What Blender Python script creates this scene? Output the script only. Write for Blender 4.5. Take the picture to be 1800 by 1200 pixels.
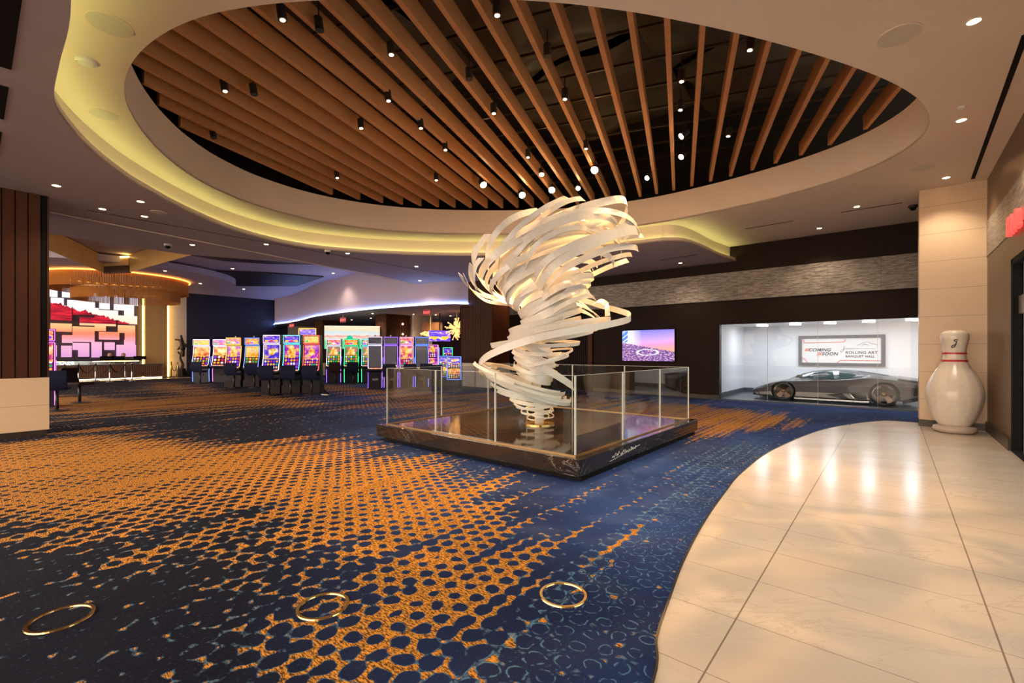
import bpy, math, random
from mathutils import Vector, Matrix
from mathutils.geometry import tessellate_polygon
for o in list(bpy.data.objects): bpy.data.objects.remove(o)
SC = bpy.context.scene
COL = SC.collection
# ------------------------------------------------------------------ camera
FPX = 800.0; EYE = 1.6; HZ = 618.0
TH = math.atan(670 / 800.0); S_, C_ = math.sin(TH), math.cos(TH)
cam = bpy.data.cameras.new('camera'); cam.sensor_width = 36; cam.lens = 16.0; cam.shift_y = 0.01
cam.clip_start = 0.05; cam.clip_end = 200
camo = bpy.data.objects.new('camera', cam); COL.objects.link(camo)
camo.location = (0, 0, EYE); camo.rotation_euler = (math.pi / 2, 0, TH)
SC.camera = camo
# ------------------------------------------------------------------ world, exposure
SC.view_settings.view_transform = 'Standard'; SC.view_settings.look = 'None'
SC.view_settings.gamma = 1.0; SC.view_settings.exposure = 0.45; SC.view_settings.use_curve_mapping = False
W = bpy.data.worlds.new('world'); SC.world = W; W.use_nodes = True
bg = W.node_tree.nodes['Background']; bg.inputs[0].default_value = (1.0, 0.80, 0.63, 1); bg.inputs[1].default_value = 5.2

def lamp(name, kind, loc, power, color, size=0.1, target=None, angle=90, blend=0.6, parent=None):
    l = bpy.data.lights.new(name, kind); l.energy = power; l.color = color
    if kind == 'SPOT': l.spot_size = math.radians(angle); l.spot_blend = blend; l.shadow_soft_size = size
    elif kind == 'AREA': l.shape = 'DISK'; l.size = size
    else: l.shadow_soft_size = size
    o = bpy.data.objects.new(name, l); COL.objects.link(o); o.location = loc
    d = (Vector(target) - Vector(loc)) if target else Vector((0, 0, -1))
    o.rotation_euler = d.to_track_quat('-Z', 'Y').to_euler()
    if parent: 
        o.parent = parent; o.location = Vector(loc) - parent.location
    return o

WARM = (1.0, 0.52, 0.18); WARMW = (1.0, 0.80, 0.58); COOLW = (0.86, 0.93, 1.0)
# ------------------------------------------------------------------ photo pixel to place
def ray(px, py):
    a = (px - 900) / FPX; b = (HZ - py) / FPX
    return Vector((-S_ + a * C_, C_ + a * S_, b))
CAMP = Vector((0, 0, EYE))
def atz(px, py, z=0.0):
    r = ray(px, py); return CAMP + r * ((z - EYE) / r.z)
def aty(px, py, y):
    r = ray(px, py); return CAMP + r * (y / r.y)
def atx(px, py, x):
    r = ray(px, py); return CAMP + r * (x / r.x)
def atd(px, py, d):
    return CAMP + ray(px, py) * d
# ------------------------------------------------------------------ shader maths
class V:
    def __init__(s, t, sock): s.t = t; s.s = sock
    def _op(s, op, b=None, c=None, clamp=False):
        n = s.t.nodes.new('ShaderNodeMath'); n.operation = op; n.use_clamp = clamp
        for i, v in enumerate((s, b, c)):
            if v is None: continue
            if isinstance(v, V): s.t.links.new(v.s, n.inputs[i])
            else: n.inputs[i].default_value = float(v)
        return V(s.t, n.outputs[0])
    def __add__(s, o): return s._op('ADD', o)
    __radd__ = __add__
    def __sub__(s, o): return s._op('SUBTRACT', o)
    def __rsub__(s, o): return (s * -1) + o
    def __mul__(s, o): return s._op('MULTIPLY', o)
    __rmul__ = __mul__
    def __truediv__(s, o): return s._op('DIVIDE', o)
    def cos(s): return s._op('COSINE')
    def sin(s): return s._op('SINE')
    def exp(s): return s._op('EXPONENT')
    def abs(s): return s._op('ABSOLUTE')
    def fract(s): return s._op('FRACT')
    def floor(s): return s._op('FLOOR')
    def mn(s, o): return s._op('MINIMUM', o)
    def mx(s, o): return s._op('MAXIMUM', o)
    def sat(s): return s._op('ADD', 0.0, clamp=True)
    def lt(s, o): return s._op('LESS_THAN', o)
    def gt(s, o): return s._op('GREATER_THAN', o)
    def step(s, a, b):
        n = s.t.nodes.new('ShaderNodeMapRange'); n.interpolation_type = 'SMOOTHSTEP'
        s.t.links.new(s.s, n.inputs[0])
        for i, v in ((1, a), (2, b)):
            if isinstance(v, V): s.t.links.new(v.s, n.inputs[i])
            else: n.inputs[i].default_value = v
        return V(s.t, n.outputs[0])
class T:
    """a new material with a Principled shader and small helpers"""
    def __init__(s, name, base=(.5, .5, .5), rough=.5, metal=0., spec=.5, emit=None, es=0., coat=0.):
        s.m = bpy.data.materials.new(name); s.m.use_nodes = True; s.t = s.m.node_tree
        s.p = s.t.nodes['Principled BSDF']
        s.p.inputs['Base Color'].default_value = (*base, 1); s.p.inputs['Roughness'].default_value = rough
        s.p.inputs['Metallic'].default_value = metal; s.p.inputs['Specular IOR Level'].default_value = spec
        s.p.inputs['Coat Weight'].default_value = coat
        if emit: s.p.inputs['Emission Color'].default_value = (*emit, 1); s.p.inputs['Emission Strength'].default_value = es
    def new(s, k): return s.t.nodes.new('ShaderNode' + k)
    def xyz(s, kind='pos'):
        sep = s.new('SeparateXYZ')
        if kind == 'pos': s.t.links.new(s.new('NewGeometry').outputs['Position'], sep.inputs[0])
        elif kind == 'nrm': s.t.links.new(s.new('NewGeometry').outputs['Normal'], sep.inputs[0])
        else: s.t.links.new(s.new('TexCoord').outputs['Generated' if kind == 'gen' else 'Object'], sep.inputs[0])
        return [V(s.t, sep.outputs[i]) for i in range(3)]
    def comb(s, x, y, z=0.):
        n = s.new('CombineXYZ')
        for i, v in enumerate((x, y, z)):
            if isinstance(v, V): s.t.links.new(v.s, n.inputs[i])
            else: n.inputs[i].default_value = v
        return n.outputs[0]
    def noise(s, vec, scale=1., detail=2., rough=.5, dist=0.):
        n = s.new('TexNoise'); s.t.links.new(vec, n.inputs['Vector'])
        n.inputs['Scale'].default_value = scale; n.inputs['Detail'].default_value = detail
        n.inputs['Roughness'].default_value = rough; n.inputs['Distortion'].default_value = dist
        return V(s.t, n.outputs[0])
    def voro(s, vec, scale=1., out='Color', feat='F1'):
        n = s.new('TexVoronoi'); n.feature = feat; s.t.links.new(vec, n.inputs['Vector']); n.inputs['Scale'].default_value = scale
        return n.outputs[out]
    def ramp(s, fac, stops, interp='LINEAR'):
        n = s.new('ValToRGB'); s.t.links.new(fac.s if isinstance(fac, V) else fac, n.inputs[0]); r = n.color_ramp; r.interpolation = interp
        while len(r.elements) < len(stops): r.elements.new(0.5)
        for e, (p, c) in zip(r.elements, stops): e.position = p; e.color = (*c, 1)
        return n.outputs[0]
    def mix(s, f, a, b, mode='MIX'):
        n = s.new('Mix'); n.data_type = 'RGBA'; n.blend_type = mode
        for i, v in ((0, f), (6, a), (7, b)):
            if isinstance(v, V): s.t.links.new(v.s, n.inputs[i])
            elif isinstance(v, bpy.types.NodeSocket): s.t.links.new(v, n.inputs[i])
            elif isinstance(v, tuple): n.inputs[i].default_value = (*v, 1)
            else: n.inputs[i].default_value = v
        return n.outputs[2]
    def color(s, sock): s.t.links.new(sock, s.p.inputs['Base Color']); return s
    def emis(s, sock, st): s.t.links.new(sock, s.p.inputs['Emission Color']); s.p.inputs['Emission Strength'].default_value = st; return s
    def rough(s, v): s.t.links.new(v.s, s.p.inputs['Roughness']); return s
    def bump(s, v, st=.3, d=.01):
        n = s.new('Bump'); n.inputs['Strength'].default_value = st; n.inputs['Distance'].default_value = d
        s.t.links.new(v.s, n.inputs['Height']); s.t.links.new(n.outputs[0], s.p.inputs['Normal']); return s

def plaster(name, c, rough=.7):
    t = T(name, c, rough); x, y, z = t.xyz()
    n = t.noise(t.comb(x, y, z), .9, 3)
    t.color(t.mix(n, tuple(v * .94 for v in c), tuple(min(1, v * 1.05) for v in c))); return t.m
def flat(name, c, rough=.5, metal=0., spec=.5, **k):
    t = T(name, c, rough, metal, spec, **k); x, y, z = t.xyz('obj')
    n = t.noise(t.comb(x, y, z), 14, 2)
    t.color(t.mix(n, tuple(v * .9 for v in c), tuple(min(1, v * 1.08) for v in c))); return t.m
def glow(name, c, st):
    t = T(name, c, .5, emit=c, es=st); return t.m
def wood(name, c1, c2, axis='z', rough=.45, scale=1., pos='pos', spec=.3):
    t = T(name, c1, rough, spec=spec); x, y, z = t.xyz(pos)
    k = {'x': (1.2, 22, 22), 'y': (22, 1.2, 22), 'z': (22, 22, 1.2)}[axis]
    n = t.noise(t.comb(x * k[0], y * k[1], z * k[2]), scale, 4, .6)
    t.color(t.mix(n, c1, c2)); return t.m
def stone(name, c, joint=.585, z0=0., rough=.3, vein=(.55, .42, .3), ax='z', vs=.5):
    t = T(name, c, rough); x, y, z = t.xyz()
    n = t.noise(t.comb(x * 1.6, y * 1.6, z * 2.6 + x * 1.5), 1., 6, .62, 1.5)
    v = 1 - ((n - .5).abs() * 22).sat()
    b = t.noise(t.comb(x, y, z), .8, 3)
    col = t.mix(b, tuple(q * .92 for q in c), tuple(min(1, q * 1.06) for q in c))
    col = t.mix(v * .35 * vs, col, vein)
    if joint:
        f = ((z - z0) / joint).fract()
        j = f.lt(.018)
        col = t.mix(j * .6, col, tuple(q * .35 for q in c))
    t.color(col); return t.m

M = {}
M['ceil'] = plaster('cream ceiling paint', (.78, .645, .52))
M['ceil_low'] = plaster('grey mauve ceiling paint', (.42, .36, .37))
M['black'] = flat('matt black', (.008, .007, .007), .7, spec=.1)
M['deck'] = flat('black ceiling deck', (.022, .018, .014), .75)
M['blackmetal'] = flat('black metal', (.02, .018, .017), .4)
M['beam'] = wood('oak beam', (.46, .20, .08), (.60, .29, .12), 'y', .42)
M['walnut'] = wood('walnut slats', (.045, .016, .008), (.080, .028, .013), 'z', .5, spec=.15)
M['darkwall'] = wood('dark brown wall panel', (.014, .008, .006), (.024, .013, .009), 'z', .65, .5, spec=.15)
M['brownwall'] = wood('brown ribbed wallcovering', (.075, .042, .022), (.16, .095, .052), 'z', .38, .7)
M['navy'] = plaster('navy wall paint', (.018, .017, .038), .6)
M['maroon'] = plaster('maroon wall paint', (.05, .012, .022), .6)
M['stone'] = stone('cream travertine cladding', (.68, .51, .34), .585, 0)
M['stonepale'] = stone('pale marble cladding', (.62, .54, .47), .62, .1)
M['skirt'] = flat('dark bronze skirting', (.045, .032, .022), .35, .3)
M['chrome'] = flat('chrome', (.7, .7, .7), .15, 1.)
M['brass'] = flat('brass', (.75, .50, .20), .22, 1.)
M['white'] = flat('white enamel', (.75, .72, .68), .35)
M['gold'] = wood('gold bead chain', (.55, .33, .10), (.80, .52, .20), 'z', .35)
M['fabric'] = flat('navy upholstery', (.014, .017, .045), .85, spec=.15)
M['brownfab'] = flat('brown upholstery', (.035, .018, .018), .75, spec=.2)
M['cabinet'] = flat('black slot cabinet', (.018, .015, .024), .4, spec=.3)
M['cabgrey'] = flat('grey brown slot cabinet', (.035, .024, .024), .6, spec=.2)
M['rubber'] = flat('black rubber', (.015, .015, .016), .6)
M['sculpt'] = flat('white painted aluminium', (.66, .64, .60), .27)
M['skin'] = flat('skin', (.55, .32, .22), .5)
M['hair'] = flat('blonde hair', (.42, .26, .12), .6)
M['cloth'] = flat('dark clothing', (.03, .025, .03), .7)

# ------------------------------------------------------------------ meshes
def tag(o, label=None, cat=None, group=None, kind=None):
    if label: o['label'] = label
    if cat: o['category'] = cat
    if group: o['group'] = group
    if kind: o['kind'] = kind
    return o
def thing(name, label, cat, loc=(0, 0, 0), rz=0, group=None):
    o = bpy.data.objects.new(name, None); COL.objects.link(o); o.empty_display_size = .1
    o.location = loc; o.rotation_euler = (0, 0, rz); return tag(o, label, cat, group)
class MB:
    def __init__(s): s.v = []; s.f = []
    def add(s, vs, fs):
        n = len(s.v); s.v += [tuple(v) for v in vs]; s.f += [tuple(i + n for i in f) for f in fs]; return s
    def box(s, x0, x1, y0, y1, z0, z1, M4=None):
        vs = [Vector(p) for p in ((x0, y0, z0), (x1, y0, z0), (x1, y1, z0), (x0, y1, z0), (x0, y0, z1), (x1, y0, z1), (x1, y1, z1), (x0, y1, z1))]
        if M4: vs = [M4 @ v for v in vs]
        return s.add(vs, [(3, 2, 1, 0), (4, 5, 6, 7), (0, 1, 5, 4), (1, 2, 6, 5), (2, 3, 7, 6), (3, 0, 4, 7)])
    def bar(s, a, b, w, h, up=(0, 0, 1)):
        """rectangular bar from a to b, w across, h along up"""
        a, b = Vector(a), Vector(b); d = (b - a).normalized(); sx = d.cross(Vector(up)).normalized(); u = sx.cross(d)
        vs = [p + sx * (i * w / 2) + u * (j * h / 2) for p in (a, b) for i, j in ((-1, -1), (1, -1), (1, 1), (-1, 1))]
        return s.add(vs, [(0, 1, 2, 3), (7, 6, 5, 4), (0, 4, 5, 1), (1, 5, 6, 2), (2, 6, 7, 3), (3, 7, 4, 0)])
    def tube(s, pts, r, n=8, closed=False, cap=True):
        pts = [Vector(p) for p in pts]; N = len(pts); rr = r if isinstance(r, (list, tuple)) else [r] * N
        up = Vector((0, 0, 1)); vs = []
        d0 = (pts[1] - pts[0]).normalized()
        side = d0.cross(up if abs(d0.z) < .9 else Vector((1, 0, 0))).normalized()
        for i, p in enumerate(pts):
            if closed: d = pts[(i + 1) % N] - pts[i - 1]
            else: d = pts[min(i + 1, N - 1)] - pts[max(i - 1, 0)]
            d.normalize(); side = (side - d * side.dot(d)).normalized(); u = side.cross(d)
            for k in range(n):
                a = 2 * math.pi * k / n; vs.append(p + (side * math.cos(a) + u * math.sin(a)) * rr[i])
        fs = []
        for i in range(N if closed else N - 1):
            j = (i + 1) % N
            for k in range(n):
                l = (k + 1) % n; fs.append((i * n + k, j * n + k, j * n + l, i * n + l))
        if cap and not closed: fs += [tuple(range(n)), tuple((N - 1) * n + n - 1 - k for k in range(n))]
        return s.add(vs, fs)
    def lathe(s, prof, c=(0, 0, 0), n=24, sx=1., sy=1., caps=True):
        vs = [(c[0] + r * math.cos(2 * math.pi * k / n) * sx, c[1] + r * math.sin(2 * math.pi * k / n) * sy, c[2] + z) for r, z in prof for k in range(n)]
        fs = [(i * n + k, i * n + (k + 1) % n, (i + 1) * n + (k + 1) % n, (i + 1) * n + k) for i in range(len(prof) - 1) for k in range(n)]
        if caps and prof[0][0] > 1e-4: fs.append(tuple(reversed(range(n))))
        if caps and prof[-1][0] > 1e-4: fs.append(tuple((len(prof) - 1) * n + k for k in range(n)))
        return s.add(vs, fs)
    def prism(s, poly, z0, z1, holes=()):
        """horizontal slab with holes"""
        rings = [[Vector((p[0], p[1], 0)) for p in r] for r in (poly, *holes)]
        tri = tessellate_polygon(rings); flat_ = [p for r in rings for p in r]; n = len(flat_)
        vs = [(p.x, p.y, z0) for p in flat_] + [(p.x, p.y, z1) for p in flat_]
        fs = [tuple(t) for t in tri] + [tuple(i + n for i in reversed(t)) for t in tri]
        o = 0
        for r in rings:
            m = len(r)
            fs += [(o + i, o + (i + 1) % m, n + o + (i + 1) % m, n + o + i) for i in range(m)]; o += m
        return s.add(vs, fs)
    def sweep(s, path, prof, closed=False, inward=None):
        """prof = (u,z) points swept on a horizontal path; u runs to the left of travel"""
        N = len(path); P = [Vector((p[0], p[1])) for p in path]; vs = []; m = len(prof)
        for i in range(N):
            a = P[i - 1] if (closed or i) else P[0]; b = P[(i + 1) % N] if (closed or i < N - 1) else P[-1]
            d = (b - a).normalized(); nn = Vector((-d.y, d.x))
            for u, z in prof: q = P[i] + nn * u; vs.append((q.x, q.y, z))
        fs = []
        for i in range(N if closed else N - 1):
            j = (i + 1) % N
            fs += [(i * m + k, j * m + k, j * m + k + 1, i * m + k + 1) for k in range(m - 1)]
        return s.add(vs, fs)
    def extr(s, poly, a, b, fn):
        """poly of 2D points extruded between a and b, fn(u,v,w) gives the 3D point"""
        n = len(poly); vs = [fn(p[0], p[1], w) for w in (a, b) for p in poly]
        tri = tessellate_polygon([[Vector((p[0], p[1], 0)) for p in poly]])
        fs = [tuple(t) for t in tri] + [tuple(n + i for i in reversed(t)) for t in tri]
        fs += [(i, (i + 1) % n, n + (i + 1) % n, n + i) for i in range(n)]
        return s.add(vs, fs)
    def build(s, name, mat, parent=None, world=False, smooth=False, bevel=0., sub=0):
        me = bpy.data.meshes.new(name); off = parent.location if (parent and world) else Vector((0, 0, 0))
        me.from_pydata([Vector(v) - off for v in s.v], [], s.f); me.validate()
        import bmesh
        bm = bmesh.new(); bm.from_mesh(me); bmesh.ops.recalc_face_normals(bm, faces=bm.faces); bm.to_mesh(me); bm.free()
        if mat: me.materials.append(mat)
        if smooth: me.polygons.foreach_set('use_smooth', [True] * len(me.polygons))
        o = bpy.data.objects.new(name, me); COL.objects.link(o)
        if parent: o.parent = parent
        if bevel:
            b = o.modifiers.new('bevel', 'BEVEL'); b.width = bevel; b.segments = 2; b.limit_method = 'ANGLE'
        if sub:
            b = o.modifiers.new('sub', 'SUBSURF'); b.levels = sub; b.render_levels = sub
        return o
def struct(name, mb, mat, **k): return tag(mb.build(name, mat, **k), kind='structure')
def ico(r, c, sx=1, sy=1, sz=1, n=12, m=8):
    b = MB(); b.lathe([(max(1e-5, r * math.sin(math.pi * i / m)), -r * math.cos(math.pi * i / m) * sz) for i in range(m + 1)], c, n, sx, sy); return b
def smooth_path(pts, n=8, closed=False):
    P = [Vector(p) for p in pts]; N = len(P); out = []
    for i in range(N if closed else N - 1):
        g = lambda k: P[k % N] if closed else P[max(0, min(N - 1, k))]
        p0, p1, p2, p3 = g(i - 1), g(i), g(i + 1), g(i + 2)
        for j in range(n):
            t = j / n
            out.append(.5 * ((2 * p1) + (p2 - p0) * t + (2 * p0 - 5 * p1 + 4 * p2 - p3) * t * t + (-p0 + 3 * p1 - 3 * p2 + p3) * t ** 3))
    if not closed: out.append(P[-1])
    return out
def text(name, body, size, M4, mat, parent=None, ext=.003, shear=0., bold=0., align='LEFT', space=1.):
    c = bpy.data.curves.new(name, 'FONT'); c.body = body; c.size = size; c.extrude = ext; c.shear = shear; c.offset = bold
    c.align_x = align; c.space_character = space; c.resolution_u = 3
    t = bpy.data.objects.new(name, c); COL.objects.link(t)
    bpy.context.view_layer.update()
    me = bpy.data.meshes.new_from_object(t.evaluated_get(bpy.context.evaluated_depsgraph_get()))
    bpy.data.objects.remove(t)
    me.transform(M4)
    if parent: me.transform(Matrix.Translation(-parent.location))
    me.materials.clear(); me.materials.append(mat)
    o = bpy.data.objects.new(name, me); COL.objects.link(o)
    if parent: o.parent = parent
    return o
def frame(o, x, y):
    """4x4 from origin and x, y axes"""
    x = Vector(x).normalized(); y = Vector(y).normalized(); z = x.cross(y)
    m = Matrix((x, y, z)).transposed().to_4x4(); m.translation = Vector(o); return m
def copy_tree(o, parent=None):
    c = o.copy(); COL.objects.link(c); c.parent = parent
    for ch in list(o.children): copy_tree(ch, c)
    return c
def ordn(i): return str(i) + ('th' if 10 <= i % 100 <= 20 else {1: 'st', 2: 'nd', 3: 'rd'}.get(i % 10, 'th'))
# ================================================================== THE ROOM
# inner oval rim (photo pixels of the rim at 5.06 m)
Lz = [(430,300),(437,350),(460,400),(500,470),(560,535),(650,610),(750,665),(900,730),(1100,780),(1300,810),(1500,822),(1640,825)]
Rz = [(500,790),(700,750),(900,705),(1100,655),(1250,600),(1380,540),(1450,480),(1475,430),(1465,390),(1435,345),(1350,290),(1200,232),(1000,170),(800,115),(600,75),(400,35),(130,0)]
oval = [(p.x, p.y) for p in [atz(a / 2, b / 2, 5.06) for a, b in Lz]]
oval += [(-8.4, 10.55), (-6.8, 11.6)]
oval += [(p.x, p.y) for p in [atz(900 + a / 2, b / 2, 5.06) for a, b in Rz]]
oval += [(-3.6, 2.72), (-4.7, 1.95)]
oval += [(p.x, p.y) for p in [atz(a / 2, b / 2, 5.06) for a, b in ((800,30),(650,75),(560,120),(480,190),(455,230))]]
OV = [Vector((p[0], p[1], 0)) for p in oval]
for _ in range(2): OV = [(OV[i - 1] + OV[i] * 2 + OV[(i + 1) % len(OV)]) / 4 for i in range(len(OV))] if _ == 0 else OV
OV = [(p.x, p.y) for p in smooth_path(OV, 5, True)]
ZM, ZL, ZF = 5.06, 4.57, 5.78
rim = [atz(*p, ZL) for p in [(125,0),(105,110),(95,165),(105,200),(150,255),(200,297),(250,330),(330,372),(420,408),(520,432),(620,443),(720,448),(820,450)]]
rim = [(1.45, -2.2), (-1.2, -.6), (-3.3, .25)] + [(p.x, p.y) for p in rim] + [(-8.7, 10.95), (-7.1, 11.55), (-5.6, 11.82), (-5.0, 11.95)] + [(p.x, p.y) for p in [atz(*q, ZL) for q in [(1170,424),(1200,425),(1230,434),(1260,448),(1280,455),(1297,460)]]]
rim = [(p.x, p.y) for p in smooth_path([(a, b, 0) for a, b in rim], 6)]
rim[-1] = (rim[-1][0], 16.15)
struct('ceiling', MB().prism([(-13.6, -6), (1.45, -6), (1.45, 16.15), (-13.6, 16.15)], ZM, ZM + .04, [OV]), M['ceil'])
far = [(-16.0, 16.15), (-16.1, 12.55), (-15.35, 10.2), (-15.0, 7.7), (-15.9, 5.8), (-16.6, 4.2), (-16.3, 1.3), (-16.3, -6), (1.45, -6)]
struct('ceiling', MB().prism(rim + far, ZL, ZL + .04), M['ceil_low'])
# lip, ledge and set-back fascia of the outer cove
struct('trim_1', MB().sweep(rim, [(0, ZL), (0, ZL + .11), (.02, ZL + .11), (.02, ZL + .02), (.17, ZL + .02), (.17, ZM + .02)][::1]), M['ceil'], smooth=False)
M['lime'] = glow('lime cove light strip', (.78, .84, .30), 5.5)
tag(MB().sweep(rim[14:], [(.10, ZL + .045), (.16, ZL + .045), (.16, ZL + .075), (.10, ZL + .075), (.10, ZL + .045)]).build('cove_light_strip', M['lime']), 'lime green light strip hidden behind the lip around the oval ceiling recess', 'light strip')
# inner fascia of the oval opening
struct('trim_2', MB().sweep(OV, [(0, ZM), (0, ZF)], True), M['ceil'])
# black deck above the beams
ZT = 7.9
dk = MB().box(-14, 3, -1, 14, ZT, ZT + .1)
for a in ((-14, 3, -1, -.9), (-14, 3, 13.9, 14), (-14, -13.9, -1, 14), (2.9, 3, -1, 14)): dk.box(*a, ZM + .06, ZT)
struct('ceiling', dk, M['deck'])
def oval_span(pt, d, poly, grow=.0):
    """parameters where the line pt + t d crosses poly"""
    ts = []
    for i in range(len(poly)):
        a = Vector(poly[i]); b = Vector(poly[(i + 1) % len(poly)]); e = b - a
        den = d.x * e.y - d.y * e.x
        if abs(den) < 1e-9: continue
        w = a - pt; t = (w.x * e.y - w.y * e.x) / den; u = (w.x * d.y - w.y * d.x) / den
        if 0 <= u < 1: ts.append(t)
    return (min(ts) - grow, max(ts) + grow) if len(ts) >= 2 else None
bd = Vector((-.357, 1)).normalized(); nb = 0
for k in range(29):
    x0 = 3.49 - .462 * (28 - k) + .035
    sp = oval_span(Vector((x0, 0)), bd, OV, .02)
    if not sp or sp[1] - sp[0] < .4: continue
    nb += 1
    a = Vector((x0, 0)) + bd * sp[0]; b = Vector((x0, 0)) + bd * sp[1]
    o = MB().bar((a.x, a.y, 5.985), (b.x, b.y, 5.985), .075, .27).build('ceiling_beam', M['beam'], bevel=.006)
    tag(o, 'warm brown wooden ceiling beam, %s counted from the left end of the oval opening' % ordn(nb), 'beam', 'timber beams across the oval ceiling opening')
# crossing black rails and drapes above the beams
cd = Vector((bd.y, -bd.x)); ct = 0
M['rail'] = flat('bronze rail', (.09, .06, .035), .35, .6)
for k in range(15):
    p = Vector((-5.4, 6.6)) + bd * ((k - 7) * .82)
    sp = oval_span(p, cd, OV, .5)
    if not sp: continue
    ct += 1; a = p + cd * sp[0]; b = p + cd * sp[1]
    tag(MB().bar((a.x, a.y, 6.55), (b.x, b.y, 6.55), .03, .04).build('support_rail', M['rail']), 'thin metal rail crossing above the beams, %s from the near edge of the oval' % ordn(ct), 'rail', 'support rails above the beams')
def drape(px, py, w, l, seed):
    rnd = random.Random(seed); n = 14; vs = []; fs = []
    for i in range(n + 1):
        for j in range(n + 1):
            u, v = i / n, j / n
            z = 7.25 - .5 * math.sin(math.pi * u) * math.sin(math.pi * v) + .09 * math.sin(9 * u + 7 * v + seed) + .05 * math.sin(17 * v - 11 * u)
            vs.append((px + u * w, py + v * l, z))
    for i in range(n):
        for j in range(n): a = i * (n + 1) + j; fs.append((a, a + 1, a + n + 2, a + n + 1))
    return MB().add(vs, fs)
M['drape'] = flat('black cloth', (.05, .038, .026), .5)
for i, (a, b, w, l) in enumerate([(-9.5, 3.2, 3.2, 3.4), (-6.2, 4.2, 3, 3.2), (-3.4, 5.6, 3, 3.4), (-6.8, 7.6, 3.4, 3), (-3.3, 9.0, 3.2, 2.6)]):
    tag(drape(a, b, w, l, i * 3).build('ceiling_drape', M['drape'], smooth=True), ['sagging black cloth above the left beams', 'sagging black cloth above the middle beams on the near side', 'sagging black cloth above the right beams on the near side', 'sagging black cloth above the far middle beams', 'sagging black cloth above the far right beams'][i], 'cloth', 'black cloths over the oval opening')
# ------------------------------------------------------------------ floors
t = T('patterned carpet', (.02, .04, .12), .95, spec=.12)
X, Y, Z = t.xyz()
pv = t.comb(X, Y, 0.)
wob = (t.noise(pv, 9., 3) - .5) * .055; wob2 = (t.noise(t.comb(X + 31, Y + 7, 0.), 9., 3) - .5) * .055
xx = X + wob + 1.95; yy = Y + wob2 - 1.90
K = 4 * math.pi / (math.sqrt(3) * .148)
h = ((xx * K).cos() + (xx * (K / 2) + yy * (K * .866)).cos() + (xx * (K / 2) - yy * (K * .866)).cos() + 1.5) / 4.5
def blob(cx, cy, sx, sy, amp=1., rot=0.):
    a = (X - cx) * (1 / sx); b = (Y - cy + (X - cx) * rot) * (1 / sy)
    return ((a * a + b * b) * -1.).exp() * amp
mac = blob(-2.5, 2.0, .75, 1.3, .66)
for q in [(-1.9, 1.2, .45, .8, .5), (-4.4, .8, 1.3, .6, .32), (-6.6, .8, 1.4, .8, .5), (-8.8, .7, 2., 1., .8), (-4.4, 3.0, 1.5, 1.35, 1.1), (-7.2, 2.2, 1.8, 1.3, .95), (-10.3, 1.1, 2.4, 1.3, 1.05), (-7.0, 3.9, 1.9, .9, .5), (-16.8, 4.6, 3.0, 2.3, .7), (-19.6, 2.0, 4, 1.5, .8), (-23, 6, 6, 1.5, .6),
          (-4.6, 11.8, 1.5, 2.6, .9), (-8.5, 12.5, 3.4, 2.4, .75), (-2.6, 11.6, .9, 1.7, 1.1), (-3.0, 8.8, .45, 1.3, .5), (-14.5, 10.5, 4.5, 1.8, .55), (-10.5, 8.4, 2.6, 1.6, .45), (-2.75, .95, .8, .5, .3), (-20, 10.5, 5, 1.5, .5), (-14, 6.6, 3, .9, .4)]:
    mac = mac + blob(*q)
st1 = t.noise(t.comb(X * 3.9, Y * .36, 0.), 1., 3, .6)
st2 = t.noise(t.comb(X * 1.2 + 5, Y * .2, 3.), 1., 2, .5)
jit = t.noise(pv, 7.5, 1)
m = (mac.mn(1.0) - .36 + (st1 - .5) * 2.3 + (st2 - .5) * .8 + (jit - .5) * .7) - (X * 1. + 1.45).step(-.1, .35) * 1.2
m = m - ((1.95 - Y) * .62).sat() * (X + 4.6).step(0., 1.2)
isl = blob(-2.2, 1.3, .8, .8, .30) + blob(-4.2, 1.4, 1.3, .45, .22) + blob(-6.8, .6, 1.4, .35, .20) - .13 + (jit - .5) * .9
m = m.mx(isl.mn(.20))
thr = m * .95
h = h + (t.noise(pv, 42., 2) - .5) * .16
org = (thr - h).step(-.015, .02)
edge = 1 - ((thr - h).abs() / .10)
edge = edge.sat() * t.noise(t.comb(X * 30, Y * 60, 0.), 1., 2).step(.35, .6)
sq = t.noise(t.comb(X * 26, Y * 95, 1.), 1., 4, .75)
grit = t.noise(pv, 240., 2)
osp = t.mix(sq.step(.43, .57), (.03, .018, .012), (.70, .30, .04))
osp = t.mix(grit.step(.5, .75) * .5, osp, (.80, .42, .12))
big = t.noise(pv, .6, 4)
dk_ = ((X + 3.2) * .13 + (Y - 1.1) * .30).sat()          # base colour runs from near black at near left to a clear blue
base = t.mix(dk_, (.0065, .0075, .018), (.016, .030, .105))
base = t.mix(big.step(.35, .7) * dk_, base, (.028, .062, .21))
base = t.mix(t.noise(pv, 55., 3).step(.58, .72) * .35, base, (.05, .085, .16))
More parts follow.
